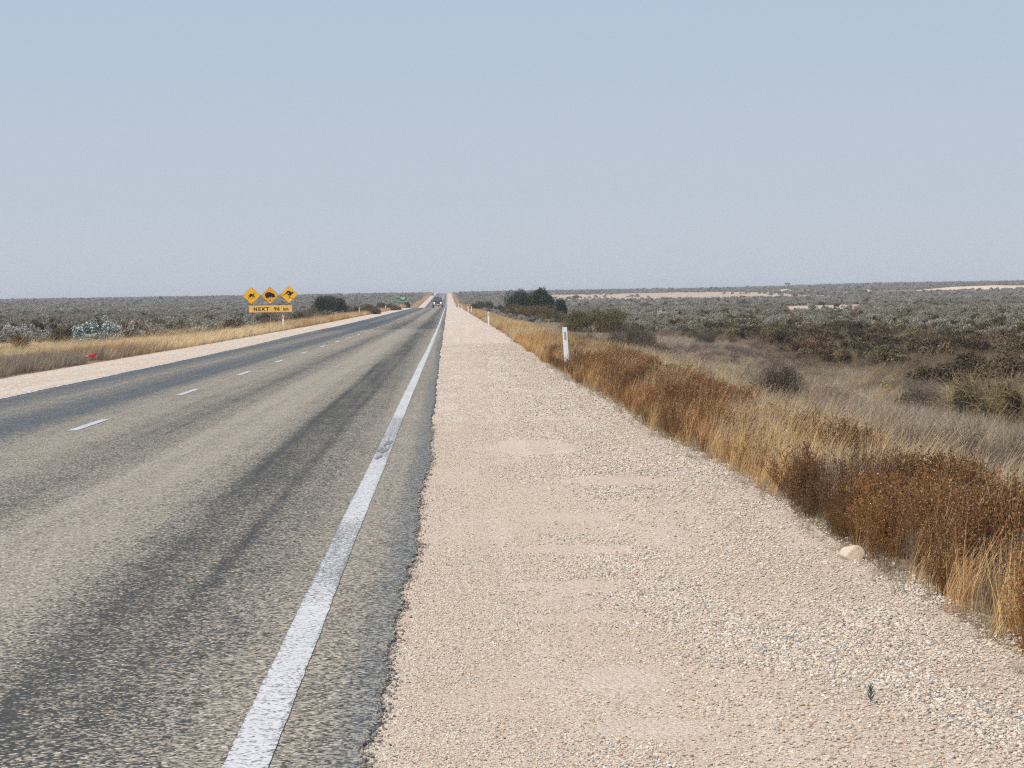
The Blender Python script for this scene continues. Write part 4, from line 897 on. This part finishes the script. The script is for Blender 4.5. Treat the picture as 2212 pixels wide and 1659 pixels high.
def loft(sections):
    rings = []
    for y_, pts in sections: rings.append([bm.verts.new((px_, y_, pz_)) for px_, pz_ in pts])
    for a, b in zip(rings, rings[1:]):
        for i in range(len(a)): bm.faces.new((a[i], a[(i+1) % len(a)], b[(i+1) % len(a)], b[i]))
    bm.faces.new(rings[0][::-1]); bm.faces.new(rings[-1])
def sec(w, z0, z1, c_=.1): h_ = w/2; return [(-h_+c_, z0), (h_-c_, z0), (h_, z0+c_), (h_, z1-c_), (h_-c_, z1), (-h_+c_, z1), (-h_, z1-c_), (-h_, z0+c_)]
loft([(-2.35, sec(1.72, .48, .98)), (-2.2, sec(1.88, .42, 1.10)), (-1.2, sec(1.92, .40, 1.18)), (2.1, sec(1.92, .42, 1.15)), (2.3, sec(1.8, .5, 1.1))])
loft([(-1.05, sec(1.78, 1.10, 1.22, .05)), (-.45, sec(1.56, 1.12, 1.86, .12)), (1.6, sec(1.56, 1.12, 1.90, .12)), (2.15, sec(1.7, 1.1, 1.5, .1))])
bmesh.ops.recalc_face_normals(bm, faces=bm.faces[:]); m.done('body', body, ce)
m = MB(); v = [m.bm.verts.new(q) for q in ((-.76, -1.0, 1.22), (.76, -1.0, 1.22), (.66, -.50, 1.76), (-.66, -.50, 1.76))]; v2 = [m.bm.verts.new(Vector(q.co)+Vector((0, .03, -.02))) for q in v]
m.bm.faces.new(v); m.bm.faces.new(v2[::-1])
for i in range(4): m.bm.faces.new((v[i], v2[i], v2[(i+1) % 4], v[(i+1) % 4]))
bmesh.ops.recalc_face_normals(m.bm, faces=m.bm.faces[:]); bmesh.ops.translate(m.bm, verts=m.bm.verts[:], vec=(0, -.05, .03)); m.done('windscreen', glass, ce)
for s_ in (-1, 1):
    for y_ in (-1.5, 1.5):
        w_ = MB().cyl((s_*.86-.13*s_, y_, .37), (s_*.86+.13*s_, y_, .37), .37, seg=20).done('wheel', rub, ce); MB().cyl((s_*.86+.12*s_, y_, .37), (s_*.86+.14*s_, y_, .37), .2, seg=12).done('rim', chrome, w_)
    MB().box((s_*1.06, -.75, 1.28), (.22, .12, .22), bev=.03).done('side_mirror', body, ce)
    MB().cyl((s_*.62, -2.40, .92), (s_*.62, -2.20, .92), .135, seg=16).done('headlamp', lamp_m, ce)
    MB().box((s_*.66, -2.42, .66), (.34, .06, .12), bev=.02).done('indicator', amb_m, ce)
m = MB(); m.box((0, -2.38, .92), (.62, .06, .22)); m.done('grille', blk, ce)
m = MB(); m.box((0, -2.46, .60), (1.7, .10, .16), bev=.03); m.box((0, -2.44, 1.02), (.7, .05, .05)); m.cyl((-.33, -2.44, .55), (-.33, -2.44, 1.03), .03); m.cyl((.33, -2.44, .55), (.33, -2.44, 1.03), .03); m.done('bull_bar', chrome, ce)
MB().box((0, -2.53, .66), (.40, .02, .13)).done('number_plate', plate, ce)
MB().cyl((0, -.3, 1.85), (0, -.25, 2.25), .014).done('antenna', blk, ce)
m = MB()
for zz in (-.25, .25): m.cyl((-.65, .4+zz*3, 1.94), (.65, .4+zz*3, 1.94), .03)
m.done('roof_rack', blk, ce)

# ------------------------------------------------------------------ litter, rock, seedlings on the gravel
lx, ly = -10.25, 74.5; le = empty('crushed_carton', (lx, ly, gzf(lx, ly)+.15), .12, 'red crushed carton with white marks lying in grass left of the road', 'litter'); le.rotation_euler = (.05, -.08, .12)
m = MB(); m.box((.09, 0, .0), (.19, .12, .075), Matrix.Rotation(-.10, 4, 'Y'), .008); m.box((-.085, .0, -.015), (.17, .12, .065), Matrix.Rotation(.05, 4, 'Y'), .008); m.done('carton_body', plain('red_carton', (.58, .012, .015), .45, .4, .2, 12), le)
m = MB(); m.box((-.06, -.063, -.005), (.09, .004, .022), Matrix.Rotation(.1, 4, 'Y')); m.box((-.03, 0, .022), (.10, .07, .004)); m.done('white_marks', plain('carton_white', (.78, .70, .66), .5), le)
m = MB(); m.box((.195, 0, .03), (.03, .11, .09), Matrix.Rotation(.5, 4, 'Y')); m.done('torn_flap', plain('red_inside', (.40, .02, .02), .6), le)

def rock(px, py, w, h, label, seed, colr=(.52, .425, .34)):
    x_, y_ = hit(px, py); bm = bmesh.new(); bmesh.ops.create_icosphere(bm, subdivisions=4, radius=1); rr = random.Random(seed)
    pl = [(Vector((rr.gauss(0, 1), rr.gauss(0, 1), rr.gauss(0, 1))).normalized(), rr.uniform(.55, .86)) for _ in range(13)]
    for v in bm.verts:
        for n_, d_ in pl:
            q = v.co.dot(n_)
            if q > d_: v.co -= n_*(q-d_)*.97
        v.co = Vector((v.co.x*w/2*1.3, v.co.y*w/2*1.2, v.co.z*h*.72))
    me = bpy.data.meshes.new('rock'); bm.to_mesh(me); bm.free(); me.polygons.foreach_set('use_smooth', [True]*len(me.polygons))
    k = NT('pinkish_limestone'); p = k.n('TexCoord').outputs['Object']; nn = k.noise(p, 45, 5, .6)
    me.materials.append(k.bsdf(k.mix(nn, tuple(c_*.8 for c_ in colr), tuple(min(1, c_*1.2) for c_ in colr)), .9, .2, k.bump(nn, .4, .01)))
    o = link('rock', me); o.location = (x_, y_, gzf(x_, y_)+h*.30); tag(o, label, 'rock'); return o
rock(1843, 1211, .118, .090, 'pinkish fist sized rock at the gravel edge below brown herbs', 3)

def seedling(px, py, h, label):
    x_, y_ = hit(px, py); rr = np.random.default_rng(4); V0, F0 = tube_chain([(GL([[0, 0, 0], [.001, 0, h*.5], [0, 0, h]]), .0012, .0006)], 5)
    Vs, Fs = [], []; b = 0
    for i in range(40):
        t = .12+.88*i/40; a = i*2.4; L = h*(.62-.36*t); d = GL([math.cos(a), math.sin(a), .45+t]); d /= np.linalg.norm(d); s0 = GL([0, 0, h*t]); e_ = np.cross(d, [0, 0, 1.]); e_ /= np.linalg.norm(e_)
        m1 = s0+d*L*.6; tip = s0+d*L+GL([0, 0, L*.12]); w_ = h*.038
        Vs += [s0-e_*w_*.5, s0+e_*w_*.5, m1+e_*w_, m1-e_*w_, tip+e_*w_*.2, tip-e_*w_*.2]; Fs += [(b, b+1, b+2, b+3), (b+3, b+2, b+4, b+5)]; b += 6
    e = empty('seedling', (x_, y_, gzf(x_, y_)+.004), 0, label, 'plant')
    o = link('stem', mesh_np('stem', V0, F0, [M_WOODY], np.ones((len(V0), 3))), e); o['col'] = (.12, .13, .08)
    o = link('leaves', mesh_np('leaves', GL(Vs), GL(Fs), [M_LEAF], np.ones((len(Vs), 3))), e); o['col'] = (.15, .21, .17)
seedling(1881, 1527, .062, 'tiny blue green seedling growing alone in the gravel')
def ground_twig(px, py, L, label, seed, colr, up=.5):
    x_, y_ = hit(px, py); rr = np.random.default_rng(seed); paths = []; p0 = np.zeros(3); d = GL([rr.uniform(-.6, .6), .2, up]); pts = [p0]
    for i in range(4): d = d/np.linalg.norm(d)+rr.normal(size=3)*.25; d[2] = max(d[2], .02); pts.append(pts[-1]+d/np.linalg.norm(d)*L/4)
    paths.append((np.array(pts), .0014, .0006))
    for j in (2, 3): paths.append((GL([pts[j], pts[j]+GL([rr.uniform(-1, 1), .1, .5])*L*.2, pts[j]+GL([rr.uniform(-1, 1), .1, .8])*L*.34]), .0009, .0005))
    V, Fc = tube_chain(paths, 4); o = link('dry_twig', mesh_np('dry_twig', V, Fc, [M_WOODY], np.ones((len(V), 3)))); o['col'] = colr; o.location = (x_, y_, gzf(x_, y_)+.006); tag(o, label, 'twig')
ground_twig(2017, 1592, .045, 'orange dry twig standing up from the gravel near the right corner', 5, (.34, .15, .05))
ground_twig(2090, 1647, .04, 'brown curled dry twig near the bottom right of the gravel', 6, (.22, .10, .04))
ground_twig(2098, 1419, .03, 'dark brown clump of dry twigs on the gravel under the verge', 7, (.16, .08, .03))

# loose stones on the gravel
def pebble(seed):
    bm = bmesh.new(); bmesh.ops.create_icosphere(bm, subdivisions=2, radius=1); rr = random.Random(seed)
    pl = [(Vector((rr.gauss(0, 1), rr.gauss(0, 1), rr.gauss(0, 1))).normalized(), rr.uniform(.6, .92)) for _ in range(9)]
    for v in bm.verts:
        for n_, d_ in pl:
            q = v.co.dot(n_)
            if q > d_: v.co -= n_*(q-d_)*.9
        v.co = Vector((v.co.x*.5*rr.uniform(.95, 1.05), v.co.y*.38, v.co.z*.30))
    me = bpy.data.meshes.new('pebble'); bm.to_mesh(me); bm.free()
    me.materials.append(M_STONE); return me
k = NT('loose_limestone_pebble'); a = k.n('Attribute', _attribute_type='INSTANCER', _attribute_name='col').outputs['Color']
k.bsdf(k.mix(k.math('MULTIPLY', k.noise(k.n('TexCoord').outputs['Object'], 2.5, 3), .35), a, (.42, .33, .25)), .85, .2); M_STONE = k.m
P_PEB = [proto('pebble', pebble(s_)) for s_ in range(7)]
r = np.random.default_rng(33)
PATCH = [(.63, 9.9, .20, .42), (.66, 8.75, .22, .25), (.71, 15.2, .35, .28), (.79, 17.4, .35, .35), (.62, 13.2, .3, .35), (.6, 11.9, .25, .25), (.72, 9.35, .1, .15), (.55, 12.6, .18, .3), (1.35, 21., .5, .6), (.8, 26, .6, 1.5)]
def stones(name, n, y0, y1, xl_, xr_, smin, smax, zoff, lab):
    x, y = area_pts(n, y0, y1, xl_, xr_, r); den = np.ones(n)
    for (px_, py_, a_, b_) in PATCH:
        q = ((x-px_)/a_)**2+((y-py_)/b_)**2+.9*(vn(x*9, y*9, 1.)-.5); den = np.minimum(den, sstep(q, .65, 1.35)*.96+.04)
    dust = sstep(fb(x*1.3+20, y*.45, 1.1), .50, .68)+.8*((x-1.15)**2/.22+(y-8.6)**2/2.2 < .8+.5*vn(x*6, y*4, 1.)); dust = np.clip(dust, 0, 1); den = den*(1-.72*dust)
    side = .62+.38*sstep(x, .1, 1.3)                 # the wheel-packed strip by the seal has finer stones
    kp = r.uniform(0, 1, n) < den; x, y, side, dust = x[kp], y[kp], side[kp], dust[kp]; n = len(x)
    s_ = (smin+(smax-smin)*r.uniform(0, 1, n)**3.6)*side; u = r.uniform(0, 1, n)
    c_ = colmix((.485, .415, .33), (.655, .59, .50), r.uniform(0, 1, n)); gr = (u < .07)|((s_ > .011) & (u < .20)); c_[gr] = colmix((.10, .115, .12), (.30, .33, .33), r.uniform(0, 1, gr.sum())); br_ = (u > .055) & (u < .085); c_[br_] = GL((.38, .21, .10))
    c_ = c_*(1-.35*dust[:, None])+GL((.56, .45, .34))[None]*(.35*dust[:, None])
    wh = u > .95; c_[wh] = GL((.74, .69, .62))
    rot = np.stack([r.normal(0, .25, n), r.normal(0, .25, n), r.uniform(0, 6.28, n)], 1)
    P = np.stack([x, y, gz(x, y)+zoff+s_*.16], 1)
    scatter(name, P, rot, np.stack([s_, s_, s_*r.uniform(.55, .95, n)], 1), jit(c_, r, .10), P_PEB, r.integers(0, 7, n), label=lab, cat='gravel')
stones('loose_gravel', 260000, 7.4, 15, lambda y: x_seal_r(y)+.015, lambda y: np.minimum(x_grav_r(y)+.15, .232*y+.5), .0050, .021, .006, 'loose pale limestone pebbles on the near right shoulder')
stones('loose_gravel', 130000, 15, 32, lambda y: x_seal_r(y)+.015, lambda y: x_grav_r(y)+.15, .007, .025, .006, 'loose pale limestone pebbles farther along the right shoulder')
stones('loose_gravel', 60000, 32, 95, lambda y: x_seal_r(y)+.015, lambda y: x_grav_r(y)+.15, .012, .036, .006, 'loose pale limestone pebbles along the far right shoulder')
# stones broken from the ragged seal edge, and a few white specks on the road
n = 5200; y = 7.4+24*r.uniform(0, 1, n)**1.5; x = x_seal_r(y)+r.normal(-.02, .028, n); s_ = r.uniform(.007, .018, n)
scatter('seal_edge_stones', np.stack([x, y, gz(x, y)+.010+.010*(x < x_seal_r(y))], 1), r.uniform(-.6, .6, (n, 3))*GL([1, 1, 5]), np.repeat(s_[:, None], 3, 1), jit(colmix((.07, .08, .085), (.36, .35, .31), r.uniform(0, 1, n)**1.4), r), P_PEB, r.integers(0, 7, n), label='dark bitumen coated stones along the ragged seal edge', cat='gravel')

# ------------------------------------------------------------------ sky, sun, air
w = bpy.data.worlds.new('World'); sc.world = w; w.use_nodes = True; nt = w.node_tree; nt.nodes.clear()
SUN_DIR = Vector((-.62, -.50, 1.05)).normalized()     # towards the sun
elev = math.asin(SUN_DIR.z); az = math.atan2(SUN_DIR.x, SUN_DIR.y)
sky = nt.nodes.new('ShaderNodeTexSky'); sky.sky_type = 'NISHITA'; sky.sun_disc = False; sky.sun_elevation = elev; sky.sun_rotation = az; sky.dust_density = 3.0; sky.air_density = 1.0
bg = nt.nodes.new('ShaderNodeBackground'); out = nt.nodes.new('ShaderNodeOutputWorld')
tc = nt.nodes.new('ShaderNodeTexCoord'); sp = nt.nodes.new('ShaderNodeSeparateXYZ'); nt.links.new(tc.outputs['Generated'], sp.inputs[0])
rp = nt.nodes.new('ShaderNodeValToRGB'); mr = nt.nodes.new('ShaderNodeMapRange'); mr.inputs[1].default_value = -.02; mr.inputs[2].default_value = .18
nt.links.new(sp.outputs[2], mr.inputs[0]); nt.links.new(mr.outputs[0], rp.inputs[0])
SKY_STR = .12
stops = [(0.10, (.525, .575, .640)), (.22, (.520, .578, .655)), (.40, (.500, .575, .672)), (.60, (.462, .562, .688)), (1.0, (.39, .52, .72))]
cr = rp.color_ramp
while len(cr.elements) < len(stops): cr.elements.new(.5)
for e_, (p_, c_) in zip(cr.elements, stops): e_.position = p_; e_.color = (*[q/SKY_STR/8 for q in c_], 1)
vm = nt.nodes.new('ShaderNodeVectorMath'); vm.operation = 'SCALE'; vm.inputs[3].default_value = 8.0; nt.links.new(rp.outputs[0], vm.inputs[0])
m2 = nt.nodes.new('ShaderNodeMapRange'); m2.interpolation_type = 'SMOOTHSTEP'; m2.inputs[1].default_value = .16; m2.inputs[2].default_value = .55; nt.links.new(sp.outputs[2], m2.inputs[0])
mx = nt.nodes.new('ShaderNodeMix'); mx.data_type = 'RGBA'; nt.links.new(m2.outputs[0], mx.inputs[0]); nt.links.new(vm.outputs[0], mx.inputs[6]); nt.links.new(sky.outputs[0], mx.inputs[7])
nt.links.new(mx.outputs[2], bg.inputs[0]); bg.inputs[1].default_value = SKY_STR; nt.links.new(bg.outputs[0], out.inputs[0])
sl = bpy.data.lights.new('sun', 'SUN'); sl.energy = 3.8; sl.angle = math.radians(1.2); sl.color = (1., .955, .89)
so = bpy.data.objects.new('sun', sl); COL.objects.link(so); so.rotation_euler = SUN_DIR.to_track_quat('Z', 'Y').to_euler()

bm = bmesh.new(); bmesh.ops.create_cube(bm, size=1); bmesh.ops.transform(bm, matrix=Matrix.Translation((0, 3400, 0)) @ Matrix.Diagonal((3200, 7100, 18, 1)), verts=bm.verts[:])
me = bpy.data.meshes.new('haze'); bm.to_mesh(me); bm.free()
k = NT('warm_dusty_air'); pv = k.n('VolumePrincipled'); pv.inputs['Color'].default_value = (.86, .91, 1., 1); pv.inputs['Density'].default_value = .00020; pv.inputs['Anisotropy'].default_value = 0.0
k.t.links.new(pv.outputs[0], k.out.inputs['Volume']); me.materials.append(k.m)
tag(link('haze', me), kind='stuff')

sc.view_settings.view_transform = 'Standard'; sc.view_settings.look = 'None'; sc.view_settings.exposure = 0; sc.view_settings.gamma = 1
sc.cycles.max_bounces = 6; sc.cycles.diffuse_bounces = 2; sc.cycles.volume_bounces = 0; sc.cycles.use_denoising = False; sc.cycles.pixel_filter_type = 'BLACKMAN_HARRIS'; sc.cycles.filter_width = 1.25
sc.render.film_transparent = False
print('objects', len(sc.objects), used)
